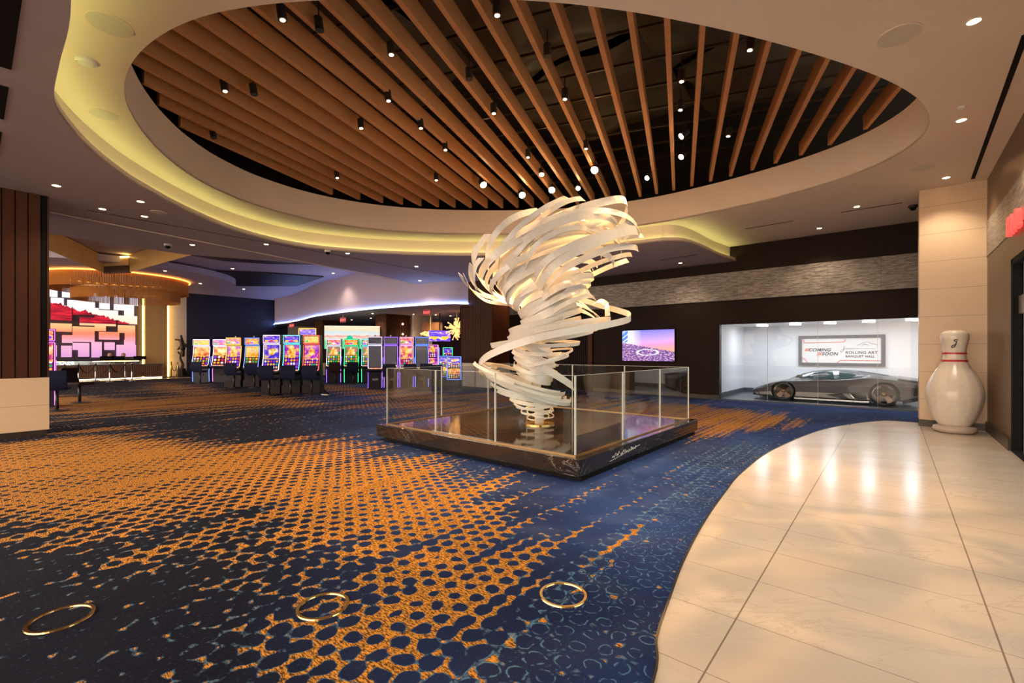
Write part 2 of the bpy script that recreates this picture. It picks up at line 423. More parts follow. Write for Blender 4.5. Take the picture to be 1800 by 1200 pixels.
# pale ring outlines on the blue side
rm = (blob(-1.45, 3.6, .55, 3.2, .75) + blob(-1.9, 7.6, .7, 2.2, .55) + blob(-1.0, 1.8, .35, 1.2, .6) - .42 + (st1 - .5) * 1.1)
ring = (1 - ((rm - h).abs() / .11)).sat() * t.noise(pv, 20., 2).step(.42, .58) * .9
base = t.mix(ring, base, (.11, .25, .38))
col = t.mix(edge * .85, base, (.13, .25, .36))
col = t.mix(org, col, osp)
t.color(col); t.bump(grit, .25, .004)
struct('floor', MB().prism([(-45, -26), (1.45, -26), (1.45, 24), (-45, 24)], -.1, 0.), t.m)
te = [atz(*p) for p in [(1545,740),(1500,745),(1440,757),(1360,790),(1305,830),(1275,865),(1240,915),(1205,980),(1178,1050),(1155,1120),(1148,1200)]]
te = [(.43, 13.72), (.0, 13.7)] + [(p.x, p.y) for p in te] + [(-.7, 1.0), (-.5, -1.), (-.4, -8), (-.4, -26)]
te = [(p.x, p.y) for p in smooth_path([(a, b, 0) for a, b in te], 6)]
t = T('cream marble floor tile', (.7, .6, .5), .13, spec=.5); X, Y, Z = t.xyz()
cell = t.comb(((X - .445) / 1.165).floor(), ((Y - .01) / .585).floor(), 0.)
cv = V(t.t, t.voro(cell, 1.73, 'Distance')) 
n = t.noise(t.comb(X * 1.1 + Y * .9, Y * 3.0 - X * 2.2, 2.), 1., 7, .62, 1.2)
vein = (1 - ((n - .5).abs() * 45)).sat()
b = t.noise(t.comb(X * .7, Y * 2.0 - X, 0.), 1., 4)
col = t.mix(b, (.54, .46, .38), (.72, .64, .55))
col = t.mix(vein * b.step(.42, .62) * .30, col, (.36, .26, .18))
gx = ((X - .445) / 1.165).fract(); gy = ((Y - .01) / .585).fract()
g = gx.lt(.005).mx(gx.gt(.997)).mx(gy.lt(.008))
col = t.mix(g * .8, col, (.16, .11, .08)); t.color(col); t.rough(b * .10 + .15)
struct('floor', MB().prism(te + [(1.45, -26), (1.45, 13.72)], 0., .006), t.m)
struct('trim_3', MB().sweep(te, [(-.006, 0), (-.006, .012), (.006, .012), (.006, 0)]), M['blackmetal'])

# ------------------------------------------------------------------ back wall (y = 16.15) with vitrine opening
YW = 16.15
GX0, GX1, GZ = -4.47, 1.45, 2.51
w = MB().box(-14.0, GX0, YW, YW + .2, 0, ZM + .1).box(GX0, GX1 + .2, YW, YW + .2, GZ, ZM + .1)
struct('wall_back', w, M['darkwall'])
# vertical panel joints are real slats left of the television
t = T('grey streaked stone band', (.3, .27, .24), .35); X, Y, Z = t.xyz()
n = t.noise(t.comb(X * 4 + Y * 4, X * 1.0, Z * 34), 1., 4, .7, .6); n2 = t.noise(t.comb(X + Y, 0., Z), 1.2, 2)
col = t.mix(n.step(.36, .66), (.065, .055, .045), (.42, .36, .30)); col = t.mix(n2 * .5, col, (.24, .21, .18))
jx = ((X + Y) / 1.22).fract().lt(.008); jz = ((Z - 3.3) / .45).fract().lt(.012)
t.color(t.mix(jx.mx(jz) * .6, col, (.05, .04, .035))); t.bump(n, .5, .01); M['band'] = t.m
struct('trim_4', MB().box(-14.0, 1.45, YW - .03, YW, 3.3, 4.22), M['band'])
struct('baseboard_back', MB().box(-14.0, GX0, YW - .02, YW, 0, .14), M['skirt'])
# recess left of the TV with ribbed panels
rb = MB().box(-12.95, -9.5, YW - .012, YW, 0, 3.28)
struct('wall_back', rb, M['black'])
rb = MB()
for i in range(34): rb.box(-9.4 + -i * .1 - .07, -9.4 - i * .1, YW - .05, YW - .012, .02, 3.0)
struct('trim_5', rb, M['darkwall'])
struct('trim_6', MB().box(-9.46, -9.26, YW - .09, YW, 0, 2.62), M['walnut'])
# vitrine
vz = 2.60; VX0 = -4.6; VX1 = 3.6; VY = 20.0
M['vwall'] = plaster('white vitrine paint', (.74, .76, .80), .6)
struct('wall_left', MB().box(VX0 - .1, VX0, YW + .2, VY, 0, vz), M['vwall'])
struct('wall_far', MB().box(VX0 - .1, VX1, VY, VY + .1, 0, vz), M['vwall'])
struct('wall_right', MB().box(VX1, VX1 + .1, YW + .2, VY + .1, 0, vz), M['vwall'])
struct('ceiling', MB().box(VX0 - .1, VX1 + .1, YW + .2, VY + .1, vz, vz + .05), M['vwall'])
struct('floor', MB().box(VX0, VX1, YW + .02, VY, 0, .01), flat('grey vitrine floor', (.12, .13, .15), .28))
struct('baseboard_far', MB().box(VX0, VX1, VY - .03, VY, .01, .17).box(VX0, VX0 + .03, YW + .2, VY - .03, .01, .17), flat('charcoal skirting', (.07, .075, .09), .5))
def glassmat(name, tint=(.93, .97, .95), refl=1.0, rough=.0):
    m = bpy.data.materials.new(name); m.use_nodes = True; t = m.node_tree; t.nodes.clear()
    o = t.nodes.new('ShaderNodeOutputMaterial'); mx = t.nodes.new('ShaderNodeMixShader'); tr = t.nodes.new('ShaderNodeBsdfTransparent')
    gl = t.nodes.new('ShaderNodeBsdfGlossy'); fr = t.nodes.new('ShaderNodeFresnel'); fr.inputs[0].default_value = 1.45
    ml = t.nodes.new('ShaderNodeMath'); ml.operation = 'MULTIPLY'; ml.inputs[1].default_value = refl; ml.use_clamp = True
    tr.inputs[0].default_value = (*tint, 1); gl.inputs['Roughness'].default_value = rough
    t.links.new(fr.outputs[0], ml.inputs[0]); t.links.new(ml.outputs[0], mx.inputs[0]); t.links.new(tr.outputs[0], mx.inputs[1]); t.links.new(gl.outputs[0], mx.inputs[2]); t.links.new(mx.outputs[0], o.inputs[0])
    return m
M['glass'] = glassmat('clear glass', (.965, .98, .97), .2)
M['vglass'] = glassmat('vitrine glass', (.98, .99, .99), .35)
M['gedge'] = flat('polished glass edge', (.62, .66, .62), .2)
for i, (a, b) in enumerate([(GX0, -3.05), (-3.05, -1.72), (-1.72, -.33), (-.33, 1.45)]):
    w = thing('window_%d' % (i + 1), None, None, (a, YW + .1, 0)); w['kind'] = 'structure'
    MB().box(a + .004, b - .004, YW + .09, YW + .10, .02, GZ).build('glass_pane', M['vglass'], w, True)
    if i: MB().box(a - .004, a + .004, YW + .085, YW + .105, .02, GZ).build('seam', M['gedge'], w, True)
struct('trim_7', MB().box(GX0, GX1, YW + .06, YW + .13, 0, .025).box(GX0, GX0 + .02, YW, YW + .2, 0, GZ), M['blackmetal'])

# ------------------------------------------------------------------ right wall (x = 1.45), pillar, entrance
XW = 1.45; DY0, DY1, DZ = 2.2, 10.75, 3.08
w = MB().box(XW, XW + .25, DY1, YW + .2, 0, ZM + .1).box(XW, XW + .25, DY0, DY1, DZ, ZM + .1).box(XW, XW + .25, -6, DY0, 0, ZM + .1)
struct('wall_right', w, M['brownwall'])
struct('trim_8', MB().box(XW - .012, XW, -6, 13.2, 3.5, 4.2), M['band'])
struct('baseboard_right', MB().box(XW - .03, XW, DY1 + .02, 13.2, 0, .2), M['skirt'])
p = thing('stone_pillar', 'cream stone clad pillar behind the giant bowling pin', 'pillar', (.95, 13.4, 0))
MB().box(.43, XW, 13.14, 13.75, .15, ZM).build('stone_cladding', M['stone'], p, True)
MB().box(.42, XW, 13.13, 13.75, 0, .15).build('skirting', M['skirt'], p, True)
# entrance frame and glass doors
d = thing('door_1', None, None, (XW + .1, 8, 0)); d['kind'] = 'structure'
f = MB()
for y in (DY1 - .05, 8.7, 6.5, 4.4, DY0 + .05): f.box(XW + .0, XW + .2, y - .05, y + .05, 0, DZ)
f.box(XW, XW + .2, DY0, DY1, DZ - .1, DZ).box(XW, XW + .2, DY0, DY1, 0, .04)
f.build('frame', M['black'], d, True)
MB().box(XW + .07, XW + .17, DY0, DY1 - .1, 2.2, 2.48).build('transom_rail', flat('satin aluminium', (.42, .38, .36), .35, .7), d, True)
g = MB()
for y in (10.35, 9.9, 9.45): g.box(XW + .08, XW + .14, y - .02, y + .02, .04, 2.2).box(XW + .08, XW + .14, y - .02, y + .02, 2.48, DZ - .1)
g.build('mullion', flat('grey aluminium', (.25, .27, .3), .35, .6), d, True)
MB().box(XW + .105, XW + .115, DY0, DY1 - .1, .04, DZ - .1).build('glass_pane', glassmat('door glass', (.55, .66, .72), 1.), d, True)
# ------------------------------------------------------------------ far left: low slot ceiling, drum, walls
M['ceil_far'] = plaster('pale mauve paint', (.56, .47, .56))
drum = [(-36, 15.2), (-35.2, 14.6), (-32.7, 14.4), (-29, 13.7), (-25, 12.75), (-19.8, 12.35), (-16.6, 12.6), (-14.6, 13.0), (-13.9, 13.69)]
drum = [(p.x, p.y) for p in smooth_path([(a, b, 0) for a, b in drum], 8)]
ZS = 3.6
struct('ceiling', MB().prism(drum + [(-13.9, 24), (-36, 24)], ZS, ZS + .05), M['ceil_low'])
struct('trim_9', MB().sweep(drum, [(0, ZS + .06), (0, 5.6)]).sweep(drum, [(-.06, ZS), (-.06, ZS + .03), (0, ZS + .03), (0, ZS)]), M['ceil_far'])
M['bluestrip'] = glow('blue white light strip', (.25, .45, 1.), 22.)
tag(MB().sweep(drum, [(-.055, ZS + .035), (-.02, ZS + .035), (-.02, ZS + .06), (-.055, ZS + .06), (-.055, ZS + .035)]).build('cove_light_strip', M['bluestrip']), 'blue white light strip along the bottom of the curved white soffit', 'light strip')
struct('ceiling', MB().prism([(-36.2, -6), (-13.5, -6), (-13.5, 16), (-36.2, 16)], 5.5, 5.55), M['ceil_far'])
struct('wall_left', MB().box(-36.2, -36, 9.3, 15.9, 0, 5.6), M['navy'])
struct('wall_far', MB().box(-36.2, -36, -6, 8.3, 0, 5.6), flat('dark plum wall', (.05, .035, .05), .5))
struct('wall_far', MB().box(-36.25, -35.95, 15.9, 18.6, 0, ZS).box(-36.2, -36.0, 8.3, 9.3, 0, 5.45), M['stonepale'])
struct('wall_far', MB().box(-36, -13.9, 23.8, 24, 0, ZS).box(-36.2, -36, 18.6, 24, 0, ZS).box(-14.1, -13.9, YW + .2, 23.8, 0, ZS), M['maroon'])
def poly_at(pts, z, dz): return MB().prism([(q.x, q.y) for q in [atz(*p, z) for p in pts]], z, z + dz)
M['slatdark'] = wood('dark plum slats', (.02, .012, .012), (.06, .03, .03), 'x', .5, .6)
struct('ceiling', poly_at([(322,447),(372,441),(470,452),(561,465),(470,464),(395,459)], 5.44, .05), M['slatdark'])
struct('ceiling', poly_at([(378,477),(470,480),(569,487),(522,503),(440,503),(366,502)], 5.44, .05), M['slatdark'])
def disc_(c, r, z0, z1, n=48): return MB().lathe([(r, z0), (r, z1)], (c.x, c.y, 0), n)
dc = atd(213, 500, 21.8)
struct('ceiling', disc_(atd(200, 500, 21.8), 5.0, 5.15, 5.42, 64), M['ceil_far'])
# ================================================================== COLUMNS
def ribs_x(mb, x0, x1, y, dy, z0, z1, pitch, w):
    x = x0
    while x + w <= x1 + 1e-6: mb.box(x, x + w, min(y, y + dy), max(y, y + dy), z0, z1); x += pitch
def ribs_y(mb, y0, y1, x, dx, z0, z1, pitch, w):
    y = y0
    while y + w <= y1 + 1e-6: mb.box(min(x, x + dx), max(x, x + dx), y, y + w, z0, z1); y += pitch
def column(name, label, x0, x1, y0, y1, zs, zt, pitch, w, groove=None):
    c = thing(name, label, 'column', ((x0 + x1) / 2, (y0 + y1) / 2, 0))
    MB().box(x0 + .03, x1 - .03, y0 + .03, y1 - .03, zs, zt).build('core', M['black'], c, True)
    r = MB(); ribs_x(r, x0, x1, y0, .04, zs, zt, pitch, w); ribs_y(r, y0, y1, x1, -.04, zs, zt, pitch, w)
    ribs_x(r, x0, x1, y1, -.04, zs, zt, pitch, w); ribs_y(r, y0, y1, x0, .04, zs, zt, pitch, w)
    r.build('wood_slats', M['walnut'], c, True)
    if groove: MB().box(x0, groove - .03, y0, y1, .12, zs).box(groove + .03, x1, y0, y1, .12, zs).build('stone_base', M['stonepale'], c, True)
    else: MB().box(x0, x1, y0, y1, .12, zs).build('stone_base', M['stone'], c, True)
    MB().box(x0 + .03, x1 - .03, y0 + .03, y1 - .03, 0, .14).build('skirting', M['skirt'], c, True)
    return c
column('slatted_column', 'dark slatted wood column with cream stone base at the left edge of the room', -14.2, -12.37, -.6, .99, 1.11, ZL, .165, .15)
column('slatted_column', 'dark slatted column with pale stone base behind the white sculpture', -14.4, -12.55, 13.69, 14.85, 1.12, ZL, .088, .06, -13.48)
c2 = column('slatted_column', 'dark wooden column with three glowing sconces behind the slot machines', -21.4, -20.4, 14.07, 15.6, .9, ZS, .11, .09)
M['sconce'] = glow('warm sconce glow', (1., .65, .35), 12.)
for z in (3.1, 2.55, 2.2): ico(.045, (-20.36, 15.1, z)).build('sconce_lamp', M['sconce'], c2, True)
column('slatted_column', 'dark wooden column behind the green slot machine bank', -28.6, -27.5, 14.3, 15.5, .9, ZS, .11, .09)
c3 = thing('stone_column', 'pale stone column right of the sconce column', 'column', (-20.9, 16.5, 0))
MB().box(-21.4, -20.3, 15.75, 17.1, 0, ZS).build('cladding', M['stonepale'], c3, True)
MB().box(-21.38, -20.28, 15.74, 17.1, 0, .12).build('skirting', M['skirt'], c3, True)

# ================================================================== PLINTH, GLASS, SCULPTURE
PX0, PX1, PY0, PY1, PZ = -7.2, -2.93, 4.76, 9.15, .28
t = T('black veined marble', (.02, .016, .014), .07, spec=.6); X, Y, Z = t.xyz()
n = t.noise(t.comb(X * 1.3 + Z, Y * 1.3 - Z, Z * 2), 1., 7, .65, 1.6); v = (1 - ((n - .5).abs() * 110)).sat() * t.noise(t.comb(X, Y, Z), 1.1, 2).step(.5, .62)
b = t.noise(t.comb(X, Y * 2, Z), 1.5, 5)
col = t.mix(b, (.012, .009, .008), (.042, .030, .024)); t.color(t.mix(v * .5, col, (.42, .38, .34))); M['bmarble'] = t.m
pl = thing('display_plinth', 'low square black marble plinth under the white ribbon sculpture', 'plinth', ((PX0 + PX1) / 2, (PY0 + PY1) / 2, 0))
MB().box(PX0, PX1, PY0, PY1, .07, PZ).build('marble_slab', M['bmarble'], pl, True, bevel=.008)
MB().box(PX0 + .12, PX1 - .02, PY0 + .1, PY1 - .12, 0, .07).build('recessed_kick', M['black'], pl, True)
g0 = .13
tr = MB()
for w_, z_ in ((.02, .008), (.010, .018)):
    tr.box(PX0 + g0 - w_, PX1 - g0 + w_, PY0 + g0 - w_, PY0 + g0 + w_, PZ, PZ + z_).box(PX0 + g0 - w_, PX1 - g0 + w_, PY1 - g0 - w_, PY1 - g0 + w_, PZ, PZ + z_)
    tr.box(PX0 + g0 - w_, PX0 + g0 + w_, PY0 + g0, PY1 - g0, PZ, PZ + z_).box(PX1 - g0 - w_, PX1 - g0 + w_, PY0 + g0, PY1 - g0, PZ, PZ + z_)
tr.build('metal_channel', flat('bronze channel', (.30, .19, .09), .35, .8), pl, True)['label'] = 'brass coloured channel holding the glass'
# engraved signature and white scratch-like vein on the right side of the slab
sg = MB(); pts = []
rs = random.Random(4)
for i in range(26): pts.append((PX1 + .002, 5.62 + i * .030 + rs.uniform(-.012, .022), .165 + (.045 if i % 2 else -.03) * rs.uniform(.15, 1.) + .02 * i / 26))
pts = smooth_path(pts, 4)
sg.tube(pts, .0035, 5); sg.tube([(PX1 + .002, 5.55, .12), (PX1 + .002, 6.5, .20)], .0025, 5)
sg.build('signature', M['white'], pl, True)['label'] = 'scrawled white signature on the plinth edge'
gb = thing('glass_barrier', 'waist high clear glass barrier around the black plinth', 'glass barrier', ((PX0 + PX1) / 2, (PY0 + PY1) / 2, PZ))
GT = 1.30
def gpane(a, b):
    a = Vector((*a, 0)); b = Vector((*b, 0)); d = (b - a).normalized() * .008
    q = MB().bar(a + d + Vector((0, 0, (PZ + .02 + GT) / 2)), b - d + Vector((0, 0, (PZ + .02 + GT) / 2)), .014, GT - PZ - .02).build('glass_panel', M['glass'], gb, True)
    e = MB()
    for p, s in ((a, 1), (b, -1)):
        c = p + d * s * .9
        e.bar(c - d * .45 + Vector((0, 0, (PZ + .022 + GT) / 2)), c + d * .45 + Vector((0, 0, (PZ + .022 + GT) / 2)), .016, GT - PZ - .022)
    e.bar(a + Vector((0, 0, GT)), b + Vector((0, 0, GT)), .012, .004)
    e = e.build('polished_edge', M['gedge'], q, False)
    e.data.transform(Matrix.Translation(-gb.location))
X0, X1, Y0, Y1 = PX0 + g0, PX1 - g0, PY0 + g0, PY1 - g0
for a, b in ((X0, -5.72), (-5.72, -4.41), (-4.41, X1)): gpane((a, Y0), (b, Y0)); gpane((a, Y1), (b, Y1))
for a, b in ((Y0, 6.2), (6.2, 7.6), (7.6, Y1)): gpane((X1, a), (X1, b)); gpane((X0, a), (X0, b))

# white ribbon sculpture: a tilted vortex of bent metal bands
RV = Vector((C_, S_, 0)); FV = Vector((-S_, C_, 0)); UV = Vector((0, 0, 1))
D0 = 8.47; U = D0 / FPX
sc = thing('ribbon_sculpture', 'tall white swirling ribbon sculpture on the black plinth', 'sculpture', atz(948, 745, PZ))
def sp(x, y, d): return CAMP + (FV + RV * ((x - 900) / FPX) + UV * ((HZ - y) / FPX)) * (D0 + 0) + FV * d
def band(pts, radial, axis, w, th=.007, taper=(1, 1), cutL=0., cutR=0., flare=0.):
    """pts: centre line, axis: across-direction hint, w in metres"""
    n = len(pts); vs = []
    for i, p in enumerate(pts):
        d = (pts[min(i + 1, n - 1)] - pts[max(i - 1, 0)]).normalized()
        ax = axis[i] if isinstance(axis, list) else axis
        r = radial[i]; r = (r - d * r.dot(d))
        a = (ax + r.normalized() * flare); a = (a - d * a.dot(d)).normalized(); nn = d.cross(a).normalized()
        k = i / (n - 1); ww = w * (taper[0] + (taper[1] - taper[0]) * k) / 2
        off = d * (cutL * (1 - k) ** 12 - cutR * k ** 12)
        for s1, s2 in ((-1, -1), (1, -1), (1, 1), (-1, 1)):
            vs.append(p + a * ww * s1 + nn * th / 2 * s2 + off * s1)
    fs = [(0, 1, 2, 3), tuple(4 * (n - 1) + q for q in (3, 2, 1, 0))]
    for i in range(n - 1):
        for k in range(4): l = (k + 1) % 4; fs.append((4 * i + k, 4 * i + l, 4 * i + 4 + l, 4 * i + 4 + k))
    return MB().add(vs, fs).build('ribbon', M['sculpt'], sc, True, smooth=False)
def ring(c, a, b, f0, f1, s=(1, 1), drift=(0, 0), w=.2, flare=.0, taper=(1, 1), cut=(0, 0), ad=0., n=None):
    """c,a,b in photo px; b = (x, y, depth m) of the side nearest the viewer; angles in degrees: 180 left, 90 near, 0 right, 270 far"""
    n = n or max(10, int(abs(f1 - f0) / 5)); pts = []; rad = []
    A = RV * (a[0] * U) - UV * (a[1] * U) + FV * ad; B = RV * (b[0] * U) - UV * (b[1] * U) - FV * b[2]
    N = A.cross(B).normalized()
    if N.z < 0: N = -N
    for i in range(n + 1):
        k = i / n; f = math.radians(f0 + (f1 - f0) * k); q = s[0] + (s[1] - s[0]) * k
        o = sp(c[0] + drift[0] * (k - .5), c[1] + drift[1] * (k - .5), 0)
        r = A * math.cos(f) * q + B * math.sin(f) * q
        pts.append(o + r); rad.append(r.normalized())
    return band(pts, rad, N, w, taper=taper, cutL=cut[0], cutR=cut[1], flare=flare)
R = random.Random(7)
# upper bowl: bands sweep from the lower left over the near side to free tips at the upper right
for i in range(18):
    k = i / 17
    cx = 956 + 22 * k + R.uniform(-4, 4); cy = 524 - 68 * k + R.uniform(-4, 4)
    s0 = .34 + .50 * k + R.uniform(-.05, .05); s1 = s0 + R.uniform(.0, .12)
    f0, f1 = [(R.uniform(190, 225), R.uniform(20, 60)), (R.uniform(150, 190), R.uniform(-12, 12)), (R.uniform(115, 150), R.uniform(-14, 8))][i % 3]
    ring((cx, cy), (138 + R.uniform(-8, 8), -50 + R.uniform(-12, 10)), (-32 + R.uniform(-10, 8), -38 + R.uniform(-8, 8), .95), f0, f1, (s0, s1), (R.uniform(-4, 12), R.uniform(-10, 4)), R.uniform(.11, .17), R.uniform(.1, .7), (R.uniform(.8, 1), R.uniform(.8, 1.15)), (R.uniform(-.10, .10), R.uniform(-.14, .14)), ad=R.uniform(-.3, .3))
BA_ = RV * (140 * U) + UV * (50 * U); BB_ = RV * (-34 * U) + UV * (40 * U) - FV * 1.05
BN = BA_.cross(BB_).normalized(); BN = BN if BN.z > 0 else -BN
def trace(L, wpx, d0, d1, bulge, fl=.35, cut=(0, 0), tp=(1, 1)):
    """visible bands of the bowl; L in the enlarged view, depth swings from d0 over the near side to d1"""
    P = smooth_path([Vector((780 + x / 4.8, 350 + y / 4.8, 0)) for x, y in L], 6); n = len(P) - 1
    pts = [sp(p.x, p.y, d0 + (d1 - d0) * i / n - bulge * math.sin(math.pi * i / n)) for i, p in enumerate(P)]
    c0 = sp(978, 452, 0); band(pts, [(p - c0).normalized() for p in pts], BN, wpx / 4.8 * U * .92, flare=fl, cutL=cut[0], cutR=cut[1], taper=tp)
trace([(275, 405), (240, 500), (262, 600), (330, 700), (430, 775), (560, 815)], 50, -.2, .7, -.1, .1, (.05, 0))
trace([(385, 352), (300, 450), (262, 560), (300, 660), (400, 740)], 66, -.5, .3, .1, .1, (.06, 0))
trace([(340, 560), (290, 620), (272, 720), (280, 780)], 52, -.7, -.2, .1, .1, (.05, 0))
trace([(370, 600), (395, 450), (500, 320), (650, 225), (795, 170)], 58, -.1, -.5, .45, .35, (0, .05))
trace([(455, 690), (470, 520), (600, 370), (740, 260), (870, 165), (1010, 78)], 46, -.2, -.6, .5, .35, (0, .08))
trace([(700, 330), (850, 220), (1000, 130), (1138, 72)], 44, -.6, -.5, .25, .3, (0, .08))
trace([(480, 720), (455, 590), (560, 440), (800, 290), (1050, 185), (1300, 105), (1470, 66), (1530, 95), (1520, 180), (1490, 215)], 80, 0, .5, .85, .25, (0, 0), (.9, 1.))
trace([(590, 720), (560, 600), (680, 440), (880, 335), (1080, 262), (1280, 225), (1430, 238)], 74, -.2, -.3, .7, .3, (0, .02))
trace([(660, 660), (740, 500), (900, 400), (1080, 350), (1200, 352)], 44, -.5, -.6, .45, .3)
trace([(640, 560), (760, 400), (960, 290), (1150, 250)], 36, -.6, -.6, .3, .2)
trace([(740, 720), (830, 600), (1060, 470), (1350, 350), (1600, 200)], 56, -.5, -.1, .6, .4, (0, .10))
trace([(780, 780), (900, 620), (1180, 470), (1460, 340), (1640, 275)], 84, -.5, 0, .65, .35, (0, -.03))
trace([(820, 800), (960, 660), (1230, 530), (1470, 450), (1650, 410)], 56, -.5, .1, .6, .35, (0, .05))
trace([(1000, 700), (1200, 600), (1450, 500), (1620, 440)], 44, -.3, .3, .3, .2)
trace([(1200, 660), (1400, 560), (1610, 470)], 52, .1, .5, .1, .1)
trace([(1500, 330), (1600, 310), (1695, 300)], 50, .0, .1, .05, .1)
trace([(1100, 450), (1280, 330), (1440, 190), (1420, 160), (1340, 185)], 44, -.2, .5, .1, .1)
trace([(1060, 500), (850, 590), (680, 672), (560, 745), (510, 815), (560, 890), (690, 950), (820, 965)], 70, -.7, .6, .35, .2, (0, 0), (1, .7))
trace([(172, 640), (225, 745), (350, 825), (545, 848)], 46, .0, .8, -.2, .1)
trace([(260, 730), (380, 790), (600, 790), (760, 755)], 46, .2, .9, -.1, .1)
trace([(600, 900), (700, 940), (815, 925)], 36, .3, .8, 0, .1)
trace([(680, 800), (720, 850), (800, 870), (900, 850), (1010, 800)], 34, .1, -.2, .1, .1)
trace([(820, 850), (960, 770), (1180, 700)], 66, -.4, -.2, .25, .2, (0, .05))
trace([(860, 900), (1010, 830), (1210, 790)], 60, -.4, -.2, .2, .1)
trace([(870, 985), (1010, 900), (1180, 840), (1260, 850)], 46, -.4, -.2, .2, .1, (0, .06))
ring((955, 470), (142, -40), (-20, -40, 1.1), 170, 300, (1.0, .80), (0, 34), .15, .5)
ring((935, 480), (104, -30), (-20, -34, 1.0), 150, 300, (1.0, .85), (0, 26), .17, .5)
ring((958, 486), (78, -30), (-22, -26, .9), 120, 290, (1.0, .85), (-10, 20), .19, .4)
ring((945, 505), (84, -10), (-14, -24, .9), 160, 300, (.95, .75), (0, 16), .10, .4)
# neck
for i in range(15):
    k = i / 14
    ring((980 - 18 * k + R.uniform(-5, 5), 496 + 70 * k + R.uniform(-4, 4)), (50 - 4 * k + R.uniform(-8, 12), -18 + R.uniform(-8, 6)), (4, -8 + 6 * k, .42), R.uniform(150, 280), R.uniform(-60, 10), (1, R.uniform(.9, 1.15)), (0, R.uniform(-14, 4)), R.uniform(.09, .17), R.uniform(-.3, .3), (1, R.uniform(.6, 1)), (0, R.uniform(-.1, .1)))
for (x, y, dx, dy, d) in [(1010, 545, 52, 26, -.2), (1018, 528, 44, 34, .1), (1010, 530, 60, 30, .2), (1066, 556, 4, -24, -.1), (1064, 536, -14, -6, -.1), (990, 505, 46, -18, -.4), (985, 522, 44, -26, -.5)]:
    p = [sp(x + dx * q / 6, y + dy * q / 6 - 5 * math.sin(q / 6 * 3.1), d + .05 * q) for q in range(7)]
    band(p, [-FV] * 7, UV * .7 + RV * -.6 * (1 if dy > 0 else -1) + FV * .3, R.uniform(.08, .13), taper=(1, .7), cutR=.05)
# great loop
gl = [(985, 512, .55), (1030, 520, .62), (1068, 533, .5), (1096, 545, .22), (1106, 553, -.02), (1098, 563, -.3), (1060, 573, -.62), (1005, 583, -.9), (945, 595, -1.0), (895, 610, -.88), (862, 624, -.6), (845, 638, -.25), (844, 652, .1), (866, 661, .45), (905, 668, .65), (945, 682, .6)]
gp = smooth_path([sp(*p) for p in gl], 6); ctr = sum(gp, Vector()) / len(gp)
band(gp, [(p - ctr) for p in gp], UV, .165, taper=(.6, .85))
# bands trailing right under the great loop
for i, (c, a, b, f0, f1, s, w) in enumerate([
    ((985, 578), (88, -14), (-6, -2, .7), 200, -10, (1, 1), .11), ((975, 588), (80, -10), (-6, -1, .65), 190, -100, (1, .9), .08), ((962, 590), (104, -16), (0, 2, .7), 160, 8, (1, 1.05), .10),
    ((955, 580), (60, -16), (0, 0, .6), 230, 10, (1, 1.1), .13), ((948, 574), (52, -10), (0, -2, .6), 250, 40, (1, 1), .13), ((968, 603), (56, 0), (-6, 4, .5), 150, -110, (1, .85), .07),
    ((1000, 576), (60, -12), (0, 2, .6), 150, 0, (1, 1), .10), ((990, 590), (52, -8), (0, 3, .5), 140, -30, (1, 1), .08)]):
    ring(c, a, b, f0, f1, s, (0, -4), w, .2, (1, .85), (0, .06))
# waist
for i in range(15):
    k = i / 14
    ring((942 + R.uniform(-4, 4), 603 + 54 * k), (32 + R.uniform(-4, 8), 8 + R.uniform(-9, 9)), (0, 3 + 3 * k, .40), R.uniform(170, 300), R.uniform(-80, 30), (1, R.uniform(.85, 1.12)), (0, R.uniform(0, 14)), R.uniform(.05, .10), R.uniform(-.3, .2), (1, .8))
ring((957, 634), (44, -6), (-8, 2, .5), 250, -110, (.9, 1.0), (0, -22), .05); ring((962, 630), (46, -10), (-8, 2, .5), 230, -90, (.9, 1.0), (0, -26), .04)
# lower bowl tilted down to the right
for i in range(12):
    k = i / 11
    ring((915 + 18 * k + R.uniform(-3, 3), 662 + 24 * k), (74 - 8 * k + R.uniform(-4, 6), 22 + R.uniform(-3, 6)), (-3, 6, .72 - .12 * k), R.uniform(175, 225), R.uniform(-10, 45), (1, R.uniform(.88, 1.1)), (0, R.uniform(-3, 5)), R.uniform(.05, .10), R.uniform(-.6, 0), (1, .8), (0, R.uniform(-.06, .08)))
ring((912, 662), (68, 20), (-2, 8, .75), 300, 95, (1, 1.02), (0, 0), .07, -.3)
band([sp(950 + 9 * q, 644 + 4.6 * q + .15 * q * q, -.4 + .02 * q) for q in range(7)], [-FV] * 7, UV * .8 + RV * .5, .15, taper=(.9, .75), cutR=.06)
ring((932, 690), (62, 10), (-2, 6, .6), 150, -20, (1, 1.0), (4, 2), .12, -.2, (.7, .7), (0, .12))
ring((930, 686), (66, 14), (-2, 6, .62), 170, 0, (1, 1.0), (4, 2), .08, -.2, (.7, .7), (0, .12))
